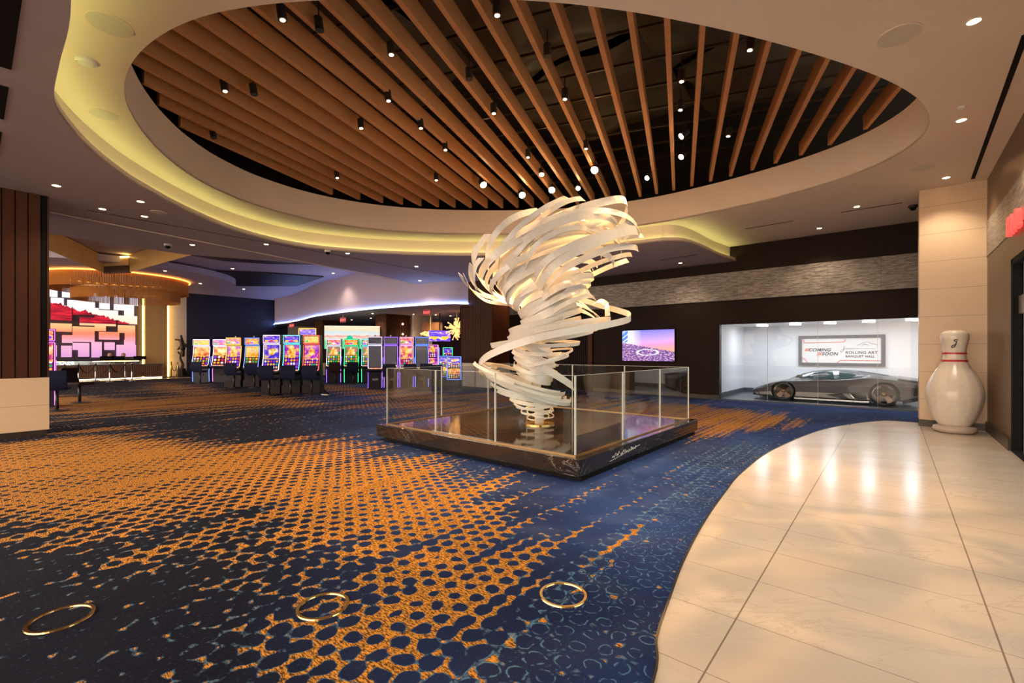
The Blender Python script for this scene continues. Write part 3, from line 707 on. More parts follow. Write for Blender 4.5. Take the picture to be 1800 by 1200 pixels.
# foot rings, separated
for (c, a, b, f0, f1, w) in [((938, 703), (41, 4), (0, 4, .40), 240, -60, .07), ((945, 709), (38, -4), (0, 4, .38), 200, -40, .04), ((936, 713), (32, 5), (0, 4, .32), 250, -20, .035),
                             ((944, 721), (28, -2), (0, 3.5, .27), 260, -70, .035), ((950, 727), (23, 3), (0, 3.5, .24), 200, -80, .022), ((946, 732), (19, -2), (0, 3, .19), 280, -60, .022)]:
    ring(c, a, b, f0, f1, (1, 1.03), (0, 1), w, -.25)
b0 = sc.location
MB().tube([b0 + Vector((0, 0, .02)), b0 + Vector((0, 0, .3)), sp(943, 690, 0), sp(942, 640, 0), sp(948, 600, 0), sp(960, 560, 0), sp(972, 520, 0), sp(978, 490, 0)], [.085, .085, .085, .10, .12, .16, .19, .17], 18).build('stem', M['sculpt'], sc, True, smooth=True)
MB().lathe([(.275, 0), (.275, .018), (.26, .022)], b0, 40).build('base_plate', M['brass'], sc, True)['label'] = 'round polished metal base plate'
# ================================================================== CAR IN THE VITRINE
t = T('matt grey car paint', (.20, .195, .195), .34, .45); M['paint'] = t.m
M['carglass'] = flat('dark car glass', (.06, .11, .12), .06, 0., .8)
M['carblack'] = flat('black car trim', (.012, .012, .014), .4)
M['rim'] = flat('dark bronze alloy', (.10, .07, .055), .3, .8)
M['silver'] = flat('bright metal edge', (.6, .6, .6), .25, .9)
CX0, CYM = -3.70, 18.05      # nose, centre line
car = thing('sports_car', 'low wedge shaped matt grey sports car behind the vitrine glass', 'car', (-1.4, CYM, .01))
def interp(tab, x):
    if x <= tab[0][0]: return tab[0][1]
    for (a, u), (b, v) in zip(tab, tab[1:]):
        if x <= b: return u + (v - u) * (x - a) / (b - a)
    return tab[-1][1]
HW = [(-3.70, .72), (-3.60, .84), (-3.3, .92), (-2.76, .965), (-2.3, .95), (-1.6, .955), (-.9, .985), (-.2, 1.0), (.2, .98), (.45, .92), (.62, .86)]     # half width
ZB = [(-3.70, .12), (-3.5, .12), (-2.4, .12), (.0, .12), (.2, .17), (.62, .30)]                                                                        # underside
ZC = [(-3.70, .30), (-3.5, .36), (-3.1, .46), (-2.6, .50), (-1.6, .52), (-.9, .55), (.0, .58), (.62, .58)]                                             # crease
ZH = [(-3.70, .34), (-3.6, .39), (-3.3, .50), (-3.0, .60), (-2.76, .645), (-2.5, .665), (-2.0, .70), (-1.3, .735), (-.9, .78), (-.5, .83), (-.1, .80), (.3, .755), (.62, .72)]   # shoulder
ZT_ = [(-3.70, .35), (-3.6, .40), (-3.3, .52), (-2.95, .62), (-2.72, .68), (-2.35, .86), (-2.0, .97), (-1.65, 1.02), (-1.3, 1.03), (-1.0, 1.015), (-.5, .94), (0, .86), (.4, .78), (.62, .74)]  # centre top
RW = [(-3.70, .62), (-2.9, .58), (-2.72, .60), (-2.35, .56), (-2.0, .50), (-1.3, .48), (-.9, .47), (-.5, .46), (0, .55), (.62, .70)]                     # half width of roof
xs = [-3.70, -3.66, -3.6, -3.5, -3.35, -3.2, -3.08, -2.95, -2.85, -2.72, -2.6, -2.5, -2.35, -2.2, -2.0, -1.8, -1.6, -1.45, -1.3, -1.1, -.9, -.7, -.5, -.35, -.2, -.05, .1, .25, .4, .52, .62]
def section(x):
    hw, zb, zc, zh, zt, rw = (interp(q, x) for q in (HW, ZB, ZC, ZH, ZT_, RW))
    return [(0, zb), (hw * .82, zb), (hw * .97, zb + .05), (hw * .965, zb + (zc - zb) * .5), (hw, zc), (hw * .955, zc + (zh - zc) * .55), (hw * .90, zh - .012), (hw * .865, zh), (rw + (hw * .865 - rw) * .5, zh + (zt - zh) * .52), (rw, zt - .035), (rw * .7, zt - .008), (0, zt)]
vs = []; m_ = 22
for x in xs:
    s = section(x); full = s + [(-y, z) for y, z in reversed(s[1:-1])]
    vs += [(x, CYM - y, z) for y, z in full]
fs = [(i * m_ + k, i * m_ + (k + 1) % m_, (i + 1) * m_ + (k + 1) % m_, (i + 1) * m_ + k) for i in range(len(xs) - 1) for k in range(m_)]
fs += [tuple(range(m_)), tuple((len(xs) - 1) * m_ + k for k in range(m_))]
body = MB().add(vs, fs).build('body', M['paint'], car, True)
bm_ = body.modifiers.new('bevel', 'BEVEL'); bm_.width = .006; bm_.limit_method = 'ANGLE'; bm_.angle_limit = .35
WH = [(-2.76, .315, .345, .93), (-.20, .345, .375, .95)]
ct = MB()
for x, r, ra, hw in WH:
    for sgn in (-1, 1):
        vs = []
        for yy in (CYM + sgn * .60, CYM + sgn * 1.2):
            for k in range(28): a = 2 * math.pi * k / 28; vs.append((x + ra * math.cos(a) * (1.02), yy, r + ra * math.sin(a) * .98))
        ct.add(vs, [tuple(range(28)), tuple(55 - k for k in range(28))] + [(k, (k + 1) % 28, 28 + (k + 1) % 28, 28 + k) for k in range(28)])
cut = ct.build('wheel_well_cut', None, None)
bo = body.modifiers.new('wells', 'BOOLEAN'); bo.operation = 'DIFFERENCE'; bo.object = cut; bo.solver = 'EXACT'
bpy.context.view_layer.update()
cut.location = -car.location * 0
# bake the boolean so that no helper object stays in the scene
dg = bpy.context.evaluated_depsgraph_get(); me = bpy.data.meshes.new_from_object(body.evaluated_get(dg)); body.modifiers.clear(); body.data = me
bpy.data.objects.remove(cut)
def yside(x, z):
    """distance of the body side from the centre line"""
    s = section(x)[1:]
    for (y0, z0), (y1, z1) in zip(s, s[1:]):
        if min(z0, z1) <= z <= max(z0, z1) and abs(z1 - z0) > 1e-6: return y0 + (y1 - y0) * (z - z0) / (z1 - z0)
    return s[0][0]
def patch(name, pts, mat, off=.006, label=None, both=True, n=6):
    mb = MB()
    for sg_ in ((-1, 1) if both else (-1,)):
        L = []
        for i in range(len(pts)):
            a, b = pts[i], pts[(i + 1) % len(pts)]
            for k in range(n): L.append((a[0] + (b[0] - a[0]) * k / n, a[1] + (b[1] - a[1]) * k / n))
        tri = tessellate_polygon([[Vector((x, z, 0)) for x, z in L]])
        vs = [(x, CYM + sg_ * (yside(x, z) + off), z) for x, z in L] + [(x, CYM + sg_ * (yside(x, z) - .01), z) for x, z in L]; N = len(L)
        mb.add(vs, [tuple(q) for q in tri] + [(i, (i + 1) % N, N + (i + 1) % N, N + i) for i in range(N)])
    o = mb.build(name, mat, car, True)
    if label: o['label'] = label
    return o
patch('window_surround', [(-2.56, .685), (-2.25, .86), (-2.0, .945), (-1.65, .985), (-1.2, .985), (-.95, .955), (-.58, .87), (-.9, .80), (-1.3, .745), (-2.0, .715)], M['carblack'], .005)
patch('side_window', [(-2.30, .735), (-2.12, .83), (-1.95, .915), (-1.65, .96), (-1.42, .965), (-1.37, .765), (-2.0, .735)], M['carglass'], .010, 'pale green door glass')
patch('side_window', [(-1.28, .775), (-1.29, .95), (-1.02, .935), (-.86, .90), (-1.0, .81)], M['carglass'], .010, 'dark rear quarter glass')
patch('window_pillar', [(-1.40, .76), (-1.45, .97), (-1.36, .97), (-1.33, .76)], M['silver'], .012)
patch('side_intake', [(-1.62, .265), (-1.18, .345), (-.60, .33), (-.60, .135), (-1.02, .13)], M['carblack'], .006, 'black side air intake')
patch('intake_fin', [(-1.20, .34), (-1.05, .34), (-.86, .135), (-.98, .135)], M['paint'], .014)
patch('intake_fin', [(-1.03, .34), (-1.01, .34), (-.83, .135), (-.86, .135)], M['silver'], .018)
patch('intake_lip', [(-1.72, .345), (-1.2, .40), (-.62, .365), (-.62, .33), (-1.18, .352)], M['paint'], .02)
patch('headlamp', [(-3.60, .37), (-3.3, .49), (-3.12, .545), (-3.15, .52), (-3.5, .37)], M['carglass'], .008)
patch('front_intake', [(-3.68, .30), (-3.55, .30), (-3.44, .15), (-3.66, .17)], M['carblack'], .006)
patch('marker_light', [(.28, .50), (.42, .52), (.42, .50), (.28, .48)], flat('red marker', (.35, .04, .03), .3), .008)
patch('rear_grille', [(.47, .66), (.60, .68), (.60, .34), (.44, .34)], M['carblack'], .008)
for sg_ in (-1, 1):
    m = MB(); yb = CYM + sg_ * .80
    m.bar((-2.28, yb, .75), (-2.30, yb + sg_ * .22, .80), .05, .02).add([(-2.42, yb + sg_ * .18, .78), (-2.2, yb + sg_ * .18, .77), (-2.2, yb + sg_ * .34, .80), (-2.38, yb + sg_ * .34, .81), (-2.36, yb + sg_ * .2, .86), (-2.22, yb + sg_ * .2, .86), (-2.22, yb + sg_ * .33, .87), (-2.33, yb + sg_ * .33, .87)], [(0, 1, 2, 3), (7, 6, 5, 4), (0, 4, 5, 1), (1, 5, 6, 2), (2, 6, 7, 3), (3, 7, 4, 0)])
    m.build('wing_mirror', M['paint'], car, True)
MB().box(-.55, .62, CYM - .5, CYM + .5, .80, .86, Matrix.Identity(4)) if False else None
sw = MB(); sw.extr([(.10, .80), (.62, .725), (.70, .735), (.70, .75), (.12, .835)], CYM - .84, CYM + .84, lambda u, v, w: (u, w, v)); sw.build('rear_spoiler', M['paint'], car, True)
df = MB(); df.extr([(.18, .20), (.22, .10), (.60, .22), (.66, .34), (.5, .34)], CYM - .80, CYM + .80, lambda u, v, w: (u, w, v)); df.build('rear_diffuser', M['carblack'], car, True)
sp_ = MB(); sp_.extr([(-3.72, .16), (-3.3, .09), (-3.1, .09), (-3.1, .14), (-3.6, .19)], CYM - .82, CYM + .82, lambda u, v, w: (u, w, v)); sp_.build('front_splitter', M['carblack'], car, True)
MB().extr([(-2.45, .085), (-.55, .085), (-.55, .13), (-2.45, .13)], CYM - .93, CYM + .93, lambda u, v, w: (u, w, v)).build('side_skirt', M['silver'], car, True)
for x, r, ra, hw in WH:
    for sg_ in (-1, 1):
        yc = CYM + sg_ * (hw - .13)
        rot = Matrix.Translation((x, yc, r + .01)) @ Matrix.Rotation(-math.pi / 2 * sg_, 4, 'X')
        def L(prof, n=32):
            q = MB(); q.lathe(prof, (0, 0, 0), n, caps=False); q.v = [tuple(rot @ Vector(v)) for v in q.v]; return q
        o = -1  # outer face points to local -z... handled by rotation sign
        wl = L([(r * .80, -.12), (r * .95, -.12), (r, -.09), (r, .09), (r * .95, .12), (r * .80, .12)]).build('wheel', M['rubber'], car, True, smooth=False)
        rm_ = L([(r * .82, -.11), (r * .82, .115), (r * .77, .12), (r * .75, .05), (r * .75, -.1)]).build('rim', M['silver'], wl, False)
        sp2 = MB(); sp2.lathe([(r * .20, .02), (r * .20, .09), (.001, .10)], (0, 0, 0), 16)
        for k in range(5):
            a = 2 * math.pi * k / 5 + .3; ca, sa = math.cos(a), math.sin(a); tx, ty = -sa, ca
            vs = []
            for rr, w2, z in ((r * .12, .045, .075), (r * .78, .085, .10)):
                for s_, dz in ((-1, 0), (1, 0), (1, -.035), (-1, -.035)): vs.append((ca * rr + tx * w2 * s_, sa * rr + ty * w2 * s_, z + dz))
            sp2.add(vs, [(0, 1, 2, 3), (7, 6, 5, 4), (0, 4, 5, 1), (1, 5, 6, 2), (2, 6, 7, 3), (3, 7, 4, 0)])
        sp2.v = [tuple(rot @ Vector(v)) for v in sp2.v]; spo = sp2.build('wheel_spokes', M['rim'], wl, False)
        dsk = L([(r * .6, -.02), (r * .6, .0), (.01, .0)]).build('brake_disc', M['carblack'], wl, False)
        cap = L([(.028, .09), (.028, .108), (.001, .11)], 12).build('hub_cap', flat('yellow hub cap', (.6, .35, .03), .4), wl, False)
        for q in (rm_, spo, dsk, cap): q.data.transform(Matrix.Translation(-car.location))
# windscreen and engine glass on the centre
def toppatch(name, x0, x1, f, mat, n=8):
    vs = []; m = 5
    for i in range(n + 1):
        x = x0 + (x1 - x0) * i / n; s = section(x); rw, zt = s[9]; ztc = s[11][1]
        for j in range(m):
            u = j / (m - 1) * 2 - 1; y = u * rw * f; z = ztc - (ztc - zt) * abs(u * f) ** 2 + .008; vs.append((x, CYM + y, z))
    MB().add(vs, [(i * m + j, i * m + j + 1, (i + 1) * m + j + 1, (i + 1) * m + j) for i in range(n) for j in range(m - 1)]).build(name, mat, car, True)
toppatch('windscreen', -2.68, -2.02, .95, M['carglass']); toppatch('engine_cover', -.85, -.1, .7, M['carblack'])

# ------------------------------------------------------------------ sign on the vitrine wall
sx0, sx1, sz0, sz1 = -2.72, -.20, 1.09, 2.19; YS = VY - .005
sg = thing('framed_sign', 'wide framed coming soon sign on the white wall above the grey car', 'sign', ((sx0 + sx1) / 2, VY, sz0))
fr = MB(); b_ = .11
fr.box(sx0, sx1, YS - .06, YS, sz0, sz0 + b_).box(sx0, sx1, YS - .06, YS, sz1 - b_, sz1).box(sx0, sx0 + b_, YS - .06, YS, sz0 + b_, sz1 - b_).box(sx1 - b_, sx1, YS - .06, YS, sz0 + b_, sz1 - b_)
fr.build('frame', flat('dark grey frame', (.07, .075, .10), .4), sg, True)
MB().box(sx0 + b_, sx1 - b_, YS - .02, YS, sz0 + b_, sz1 - b_).build('panel', flat('white sign panel', (.75, .75, .76), .5), sg, True)
M['ink'] = flat('dark ink', (.03, .035, .05), .5); M['orange'] = flat('orange red print', (.75, .16, .08), .5)
def SF(u, v, s=0): return frame((sx0 + u * (sx1 - sx0), YS - .022, sz1 - v * (sz1 - sz0)), (1, 0, 0), (0, 0, 1))
text('lettering', 'COMING', .16, SF(.125, .525), M['ink'], sg, .002, .25, .005, space=1.05)
text('lettering', 'SOON', .16, SF(.285, .655), M['ink'], sg, .002, .25, .005, space=1.08)
text('lettering', "RESORT'S", .075, SF(.565, .46), M['ink'], sg, .001, 0, .0, space=1.1)
text('lettering', 'ROLLING ART', .13, SF(.565, .60), M['ink'], sg, .001, 0, .004, space=1.1)
text('lettering', 'BANQUET HALL', .105, SF(.565, .715), M['ink'], sg, .001, 0, .004, space=1.08)
def SP(u, v): return (sx0 + u * (sx1 - sx0), YS - .024, sz1 - v * (sz1 - sz0))
jm = MB(); jm.tube(smooth_path([SP(*q) for q in [(.565, .36), (.545, .37), (.548, .42), (.54, .50), (.525, .545), (.508, .54), (.512, .50), (.54, .46), (.56, .44)]], 5), .006, 5)
jm.tube([SP(.70, .435), SP(.90, .435)], .004, 4)
jm.tube(smooth_path([SP(*q) for q in [(.69, .33), (.73, .30), (.77, .245), (.82, .235), (.85, .29), (.89, .30), (.915, .33)]], 6), .005, 5).tube(smooth_path([SP(*q) for q in [(.75, .33), (.79, .30), (.82, .335)]], 4), .007, 5)
jm.build('emblem', M['ink'], sg, True)
om = MB()
for u0, v0 in ((.075, .52), (.225, .655)):
    for k in range(3):
        u = u0 + k * .018
        om.add([SP(u, v0), SP(u + .013, v0), SP(u + .030, v0 - .10), SP(u + .017, v0 - .10)], [(0, 1, 2, 3)])
for P in ([(.06, .12), (.075, .22), (.11, .235), (.50, .225), (.55, .20), (.57, .12)], [(.045, .75), (.08, .79), (.12, .92)], [(.46, .92), (.50, .83), (.54, .815), (.955, .815)]):
    om.tube(smooth_path([SP(*q) for q in P], 5), .013, 6)
om.build('orange_print', M['orange'], sg, True)
# vitrine ceiling lamps
M['vlamp'] = glow('white vitrine lamp', (.9, .95, 1.), 4.5)
for i, (px, py) in enumerate([(1340, 571), (1398, 569), (1459, 567), (1527, 564), (1604, 561)]):
    p = atz(px, py, vz - .03); p.z = vz
    l = thing('vitrine_spotlight', 'white vitrine ceiling lamp, ' + ['leftmost', 'second from the left', 'middle one', 'second from the right', 'rightmost'][i] + ' of the five above the car', 'lamp', p, 0, 'lamps above the car')
    MB().bar(p + Vector((-.12, -.16, -.05)), p + Vector((.12, .16, -.05)), .10, .05).build('diffuser', M['vlamp'], l, True)
    MB().box(p.x - .03, p.x + .03, p.y - .03, p.y + .03, vz - .03, vz).build('mount', M['white'], l, True)
    lamp('vitrine light', 'AREA', p + Vector((0, 0, -.09)), 15, COOLW, .3, parent=l)

# ------------------------------------------------------------------ television
tv = thing('wall_television', 'large flat television showing a city at sunset on the dark wall', 'television', (-6.95, YW, 1.25))
MB().box(-7.98, -5.92, YW - .07, YW - .012, 1.235, 2.43).build('casing', M['black'], tv, True)
t = T('sunset city picture', (0, 0, 0), .4); X, Y, Z = t.xyz()
u = (X + 7.95) / 2.0; v = (Z - 1.26) / 1.14
sky = t.ramp(v + (u * -.10), [(.30, (1., .35, .25)), (.45, (1., .30, .55)), (.62, (.55, .35, .95)), (1., (.12, .15, .75))])
sky = t.mix((u * -3.2 + 1.25).sat(), sky, (.95, .95, 1.))
c1 = t.noise(t.comb(u * 22 + v * 9, v * 26 - u * 7, 0.), 1., 5, .75)
city = t.ramp(c1, [(.36, (.01, .01, .06)), (.50, (.12, .05, .35)), (.60, (.9, .45, .5)), (.70, (1., .95, 1.))])
hz = (v - (.60 - u * .30) + (c1 - .5) * .12)
rd = 1 - (((u - .5) * (u - .5) * 3 + (v - .28) * (v - .28) * 14 - .12).abs() * 22)
city = t.mix(rd.sat(), city, (.9, .9, 1.))
beam_ = (1 - (((u * 3.0 - v + .42) * 2.2).abs())).sat() * (u * -5 + 1.1).sat()
col = t.mix(hz.step(-.01, .01), city, sky); col = t.mix((u.lt(.11) * v.gt(.6)) * t.noise(t.comb(u * 9 - v * 7, 0., 0.), 3., 3).step(.4, .5), col, (.05, .2, .9))
t.emis(col, 1.0)
MB().box(-7.95, -5.95, YW - .074, YW - .069, 1.26, 2.40).build('screen', t.m, tv, True)

# ------------------------------------------------------------------ giant bowling pin
pb = Vector((.93, 12.55, .006))
pin = thing('bowling_pin', 'giant inflatable white bowling pin with two red neck stripes', 'bowling pin', pb)
MB().lathe([(.24, 0), (.30, .02), (.33, .07), (.31, .12), (.25, .145)], pb, 32).build('base_ring', flat('beige vinyl', (.62, .50, .42), .4), pin, True, smooth=True)
prof = [(.20, .12), (.27, .20), (.345, .36), (.405, .56), (.43, .72), (.42, .86), (.375, 1.02), (.30, 1.18), (.225, 1.32), (.185, 1.42), (.172, 1.50), (.172, 1.60), (.185, 1.70), (.205, 1.80), (.215, 1.88), (.205, 1.95), (.16, 2.0), (.08, 2.02), (.001, 2.025)]
prof = [(p.x, p.y) for p in smooth_path([(a, b, 0) for a, b in prof], 4)]
pbx = MB().lathe(prof, pb, 48)
# puckered seams of the inflated body
pbx.v = [(x + (x - pb.x) * .012 * math.sin(16 * math.atan2(y - pb.y, x - pb.x)), y + (y - pb.y) * .012 * math.sin(16 * math.atan2(y - pb.y, x - pb.x)), z) for x, y, z in pbx.v]
pbx.build('pin_body', flat('glossy white vinyl', (.80, .72, .62), .22), pin, True, smooth=True)
M['red'] = flat('red vinyl', (.55, .02, .03), .3)
for z0, z1, r0, r1 in ((1.40, 1.435, .202, .194), (1.545, 1.58, .180, .181)):
    MB().lathe([(r0 - .01, z0), (r0, z0), (r1, z1), (r1 - .01, z1)], pb, 48).build('red_stripe', M['red'], pin, True, smooth=False)
# script letter J on the head, facing the camera
dcam = Vector((-pb.x, -pb.y, 0)).normalized(); px_ = Vector((-dcam.y, dcam.x, 0)); 
jp = [(.05, 1.82), (.02, 1.835), (-.005, 1.815), (.005, 1.80), (.03, 1.80), (.018, 1.74), (.0, 1.69), (-.03, 1.675), (-.04, 1.695), (-.015, 1.72), (.03, 1.74)]
q = []
for a, z in jp: 
    rr = .212; q.append(pb + dcam * math.sqrt(max(.001, rr * rr - a * a)) + px_ * (-a if px_.dot(RV) < 0 else a) + Vector((0, 0, z)))
MB().tube(smooth_path(q, 5), .008, 6).build('letter', M['ink'], pin, True)['label'] = 'black script letter J'

# ------------------------------------------------------------------ red channel letters above the entrance
M['neon'] = glow('red illuminated face', (1., .06, .05), 1.3)
M['neonside'] = flat('red letter return', (.6, .05, .04), .4)
ls = thing('illuminated_sign', 'red illuminated sign letters on the right wall above the glass doors', 'sign', (XW, 10.2, 3.6))
for ch, y0 in (('m', 10.60), ('a', 10.02)):
    text('sign_letter', ch, .62, frame((XW - .045, y0, 3.42), (0, -1, 0), (0, 0, 1)), M['neon'], ls, .03, 0, .004)
# ================================================================== SLOT MACHINES
PAL = {'fire': [(.0, (.03, .0, .01)), (.38, (.6, .02, .01)), (.5, (1., .28, .01)), (.6, (1., .65, .12)), (.75, (.45, .02, .30))],
       'blue': [(.0, (.0, .0, .12)), (.42, (.02, .03, .60)), (.54, (.25, .08, .75)), (.63, (.9, .6, .12)), (.75, (.75, .85, 1.))],
       'purple': [(.0, (.03, .0, .12)), (.42, (.28, .01, .55)), (.52, (.7, .08, .45)), (.60, (1., .55, .08)), (.75, (.10, .03, .7))],
       'green': [(.0, (.0, .06, .02)), (.42, (.0, .38, .04)), (.52, (.75, .04, .15)), (.60, (.85, .85, .6)), (.75, (.02, .55, .12))],
       'gold': [(.0, (.3, .05, .0)), (.42, (.9, .32, .01)), (.54, (1., .65, .12)), (.66, (.6, .12, .35)), (.8, (1., .95, .6))],
       'pink': [(.0, (.12, .0, .08)), (.42, (.6, .03, .28)), (.52, (1., .35, .06)), (.60, (1., .75, .55)), (.75, (.28, .01, .5))]}
def screen(name, pal, seed, cols=5., rows=6., st=.8, kind=0):
    t = T(name, (0, 0, 0), .2); x, y, z = t.xyz('gen')
    f = t.noise(t.comb(x * 3.0 + seed * 3.1, z * 4.5 + seed, 0.), 1., 3, .6)
    cx = (x * cols).fract() - .5; cz = (z * rows).fract() - .5
    cell = t.noise(t.comb((x * cols).floor() + seed * 7, (z * rows).floor() + .3, seed * 1.), 1.7, 0)
    dot = (.13 - (cx * cx + cz * cz)).step(-.02, .02)
    a = t.ramp(f, PAL[pal]); b = t.ramp(cell, [(.36, (1., .45, .03)), (.45, (.75, .02, .10)), (.5, (.85, .85, .9)), (.56, (.02, .45, .12)), (.64, (.25, .05, .75))], 'CONSTANT')
    if kind == 0:
        dark = {'fire': (.10, .0, .03), 'blue': (.01, .01, .22), 'purple': (.10, .0, .22), 'green': (.0, .12, .03), 'gold': (.20, .03, .0), 'pink': (.20, .0, .16)}[pal]
        lo = z.lt(.40 + .06 * (seed % 3)); c = t.mix(lo, a, dark); c = t.mix(dot * lo, c, b)
        band_ = (z - (.42 + .06 * (seed % 3))).abs().lt(.018); c = t.mix(band_, c, (.9, .5, .08))
        dx = x - .5; dz = (z - .72) * (1.0 + .5 * (seed % 2)); rr = dx * dx + dz * dz
        m1 = (.05 + .012 * (seed % 3) - rr).step(-.008, .008)
        if seed % 3 != 1: c = t.mix(m1, c, t.ramp(f, [(.36, (.75, .10, .02)), (.5, (1., .55, .06)), (.62, (.95, .85, .5))]))
    else: c = t.mix(dot * z.lt(.45), a, b)
    t.emis(c, st); return t.m
M['off'] = flat('switched off screen', (.20, .21, .26), .12)
SCREENS = [screen('slot picture %d' % i, p, i + 1, c, r) for i, (p, c, r) in enumerate([('fire', 5, 8), ('purple', 5, 7), ('blue', 5, 8), ('gold', 4, 7), ('green', 5, 8), ('pink', 5, 9), ('blue', 4, 6), ('fire', 4, 6), ('purple', 6, 9)])]
TOPS = [screen('slot topper picture %d' % i, p, i + 21, 3, 2, .95, 1) for i, p in enumerate(['gold', 'purple', 'blue', 'fire', 'pink', 'green'])]
LED = {k: glow(k + ' edge light', c, 2.2) for k, c in {'white': (.75, .65, 1.), 'violet': (.30, .12, 1.), 'blue': (.12, .25, 1.), 'cyan': (.1, .7, .85), 'orange': (1., .45, .08), 'red': (1., .08, .06), 'pink': (1., .35, .7), 'green': (.05, .9, .3), 'magenta': (.85, .15, .9)}.items()}
M['deckpanel'] = screen('button deck lights', 'pink', 55, 7, 2, .8, 1)
def curve_front(z):       # y of the curved face, leaning back towards the top
    u = max(0., min(1., (z - .92) / .95)); return -.36 + .20 * (1 - (1 - u) ** 2)
def slot(label, pos, ang, group, led='white', scr=0, top=0, w=.60, plinth=0., led2=None, tower=False):
    t_ = thing('slot_machine', label, 'slot machine', (pos[0], pos[1], 0), ang, group)
    p0 = plinth; hw = w / 2
    front = [(-.24, p0), (-.26, .72), (-.44, .80), (-.44, .86), (-.38, .90)] + [(curve_front(z), z) for z in (.95, 1.1, 1.3, 1.5, 1.7, 1.86)] + [(-.18, 1.9), (-.22, 2.26), (.16, 2.26), (.22, 1.2), (.34, p0)]
    MB().extr(front, -hw, hw, lambda u, v, w_: (w_, u, v)).build('cabinet', M['cabinet'], t_, smooth=False)
    if plinth: MB().box(-hw - .02, hw + .02, -.34, .4, 0, p0 - .002).build('plinth', M['cabgrey'], t_)
    zs = [.95 + i * .09 for i in range(11)]; sw = hw - .055
    vs = [(s * sw, curve_front(z) - .012 + d, z) for z in zs for s, d in ((-1, 0), (1, 0))]
    MB().add(vs, [(2 * i, 2 * i + 1, 2 * i + 3, 2 * i + 2) for i in range(len(zs) - 1)]).build('main_screen', SCREENS[scr] if scr is not None else M['off'], t_)
    MB().box(-sw, sw, -.235, -.222, 1.95, 2.2).build('top_screen', TOPS[top] if top is not None else M['off'], t_)
    L = MB(); r = .011
    for s in (-1, 1): L.tube([(s * (hw - .02), curve_front(z) - .02, z) for z in [.88] + zs], r, 6)
    L.tube([(-(hw - .02), -.16 - .02, 1.875), (hw - .02, -.18, 1.875)], r, 6)
    L.tube([(s * (hw - .02), -.235, z) for s, z in ((-1, 1.93), (-1, 2.23), (1, 2.23), (1, 1.93))], r, 6, True)
    L.build('light_border', LED[led], t_)
    if led2:
        L = MB()
        for s in (-1, 1): L.tube([(s * (hw - .015), -.26, .05), (s * (hw - .015), -.28, .60), (s * (hw + .003), -.10, 1.35)], r, 6)
        L.build('side_light', LED[led2], t_)
    MB().add([(-hw + .03, -.445, .865), (hw - .03, -.445, .865), (hw - .03, -.375, .915), (-hw + .03, -.375, .915)], [(0, 1, 2, 3)]).build('button_deck', M['deckpanel'], t_)
    MB().box(-.12, .12, -.275, -.25, .36, .46).build('coin_tray', M['chrome'] if scr is None else M['cabgrey'], t_)
    if tower: ico(.035, (0, 0, 2.3)).build('topper_lamp', M['white'], t_)
    return t_
def chair(label, pos, rz, mat='fabric', group='casino chairs in front of the slot machines'):
    c = thing('casino_chair', label, 'chair', (pos[0], pos[1], 0), rz, group)
    MB().box(-.25, .25, -.25, .26, .56, .65).build('seat', M[mat], c, bevel=.035)
    b = MB(); vs = []; n = 6
    for i in range(n + 1):
        z = .62 + .48 * i / n; y = -.27 - .07 * math.sin(math.pi * i / n) - .03 * i / n; ww = .25 + .02 * math.sin(math.pi * i / n)
        vs += [(-ww, y, z), (ww, y, z), (ww, y - .06, z), (-ww, y - .06, z)]
    fs = [(0, 3, 2, 1), tuple(4 * n + k for k in range(4))] + [(4 * i + k, 4 * i + (k + 1) % 4, 4 * i + 4 + (k + 1) % 4, 4 * i + 4 + k) for i in range(n) for k in range(4)]
    b.add(vs, fs); b.build('backrest', M[mat], c, bevel=.02)
    MB().box(-.07, .07, -.385, -.375, .84, .90).build('pull_handle', M['blackmetal'], c)
    MB().lathe([(.04, .03), (.04, .56)], (0, 0, 0), 12).build('column', M['blackmetal'], c, smooth=True)
    MB().lathe([(.25, 0), (.25, .02), (.06, .05), (.001, .055)], (0, 0, 0), 24).build('base', M['blackmetal'], c, smooth=False)
    return c
def bank(corner, ang, pitch, machines, **kw):
    d = Vector((math.cos(ang), math.sin(ang))); nrm = Vector((-math.sin(ang), math.cos(ang)))
    out = []
    for i, mch in enumerate(machines):
        if mch is None: continue
        p = Vector(corner) + d * (pitch * (i + .5)) + nrm * .26
        out.append(slot(mch[0], p, ang, mch[1], *mch[2:-1], **{**kw, **mch[-1]}))
    return out
def chair_at(px, py, ang, label, **k):
    p = atz(px, py); chair(label, (p.x, p.y), ang, **k)
GA = 'tall slot machines with white and violet light edges'
A = math.radians(58)
BA = bank((-17.19, 10.9), A, .66, [
    ('slot machine with blank grey screen and white edge lights, nearest the camera in its row', GA, 'white', None, None, {'led2': 'violet'}),
    ('slot machine with blank grey screen and violet edges, second in its row', GA, 'violet', None, None, {'led2': 'violet'}),
    ('slot machine with pink and gold pictures between two blank machines', GA, 'pink', 5, 4, {'led2': 'violet'}),
    ('slot machine with blank grey screen and blue edges, right end of its row', GA, 'blue', None, None, {'led2': 'blue'})], tower=True)
B = math.radians(50)
GB = 'slot machines on a grey plinth in the middle of the floor'
BB = bank((-18.45, 7.15), B, .72, [
    ('slot machine with deep blue screen and purple top screen, left end of the middle row', GB, 'white', 2, 2, {}),
    ('slot machine with cyan edge lights and blue picture, second in the middle row', GB, 'cyan', 1, 2, {}),
    ('slot machine with red edges and golden top screen, third in the middle row', GB, 'red', 8, 0, {})], plinth=.30, w=.62)
GC = 'slot machines on the dark plinth left of the middle row'
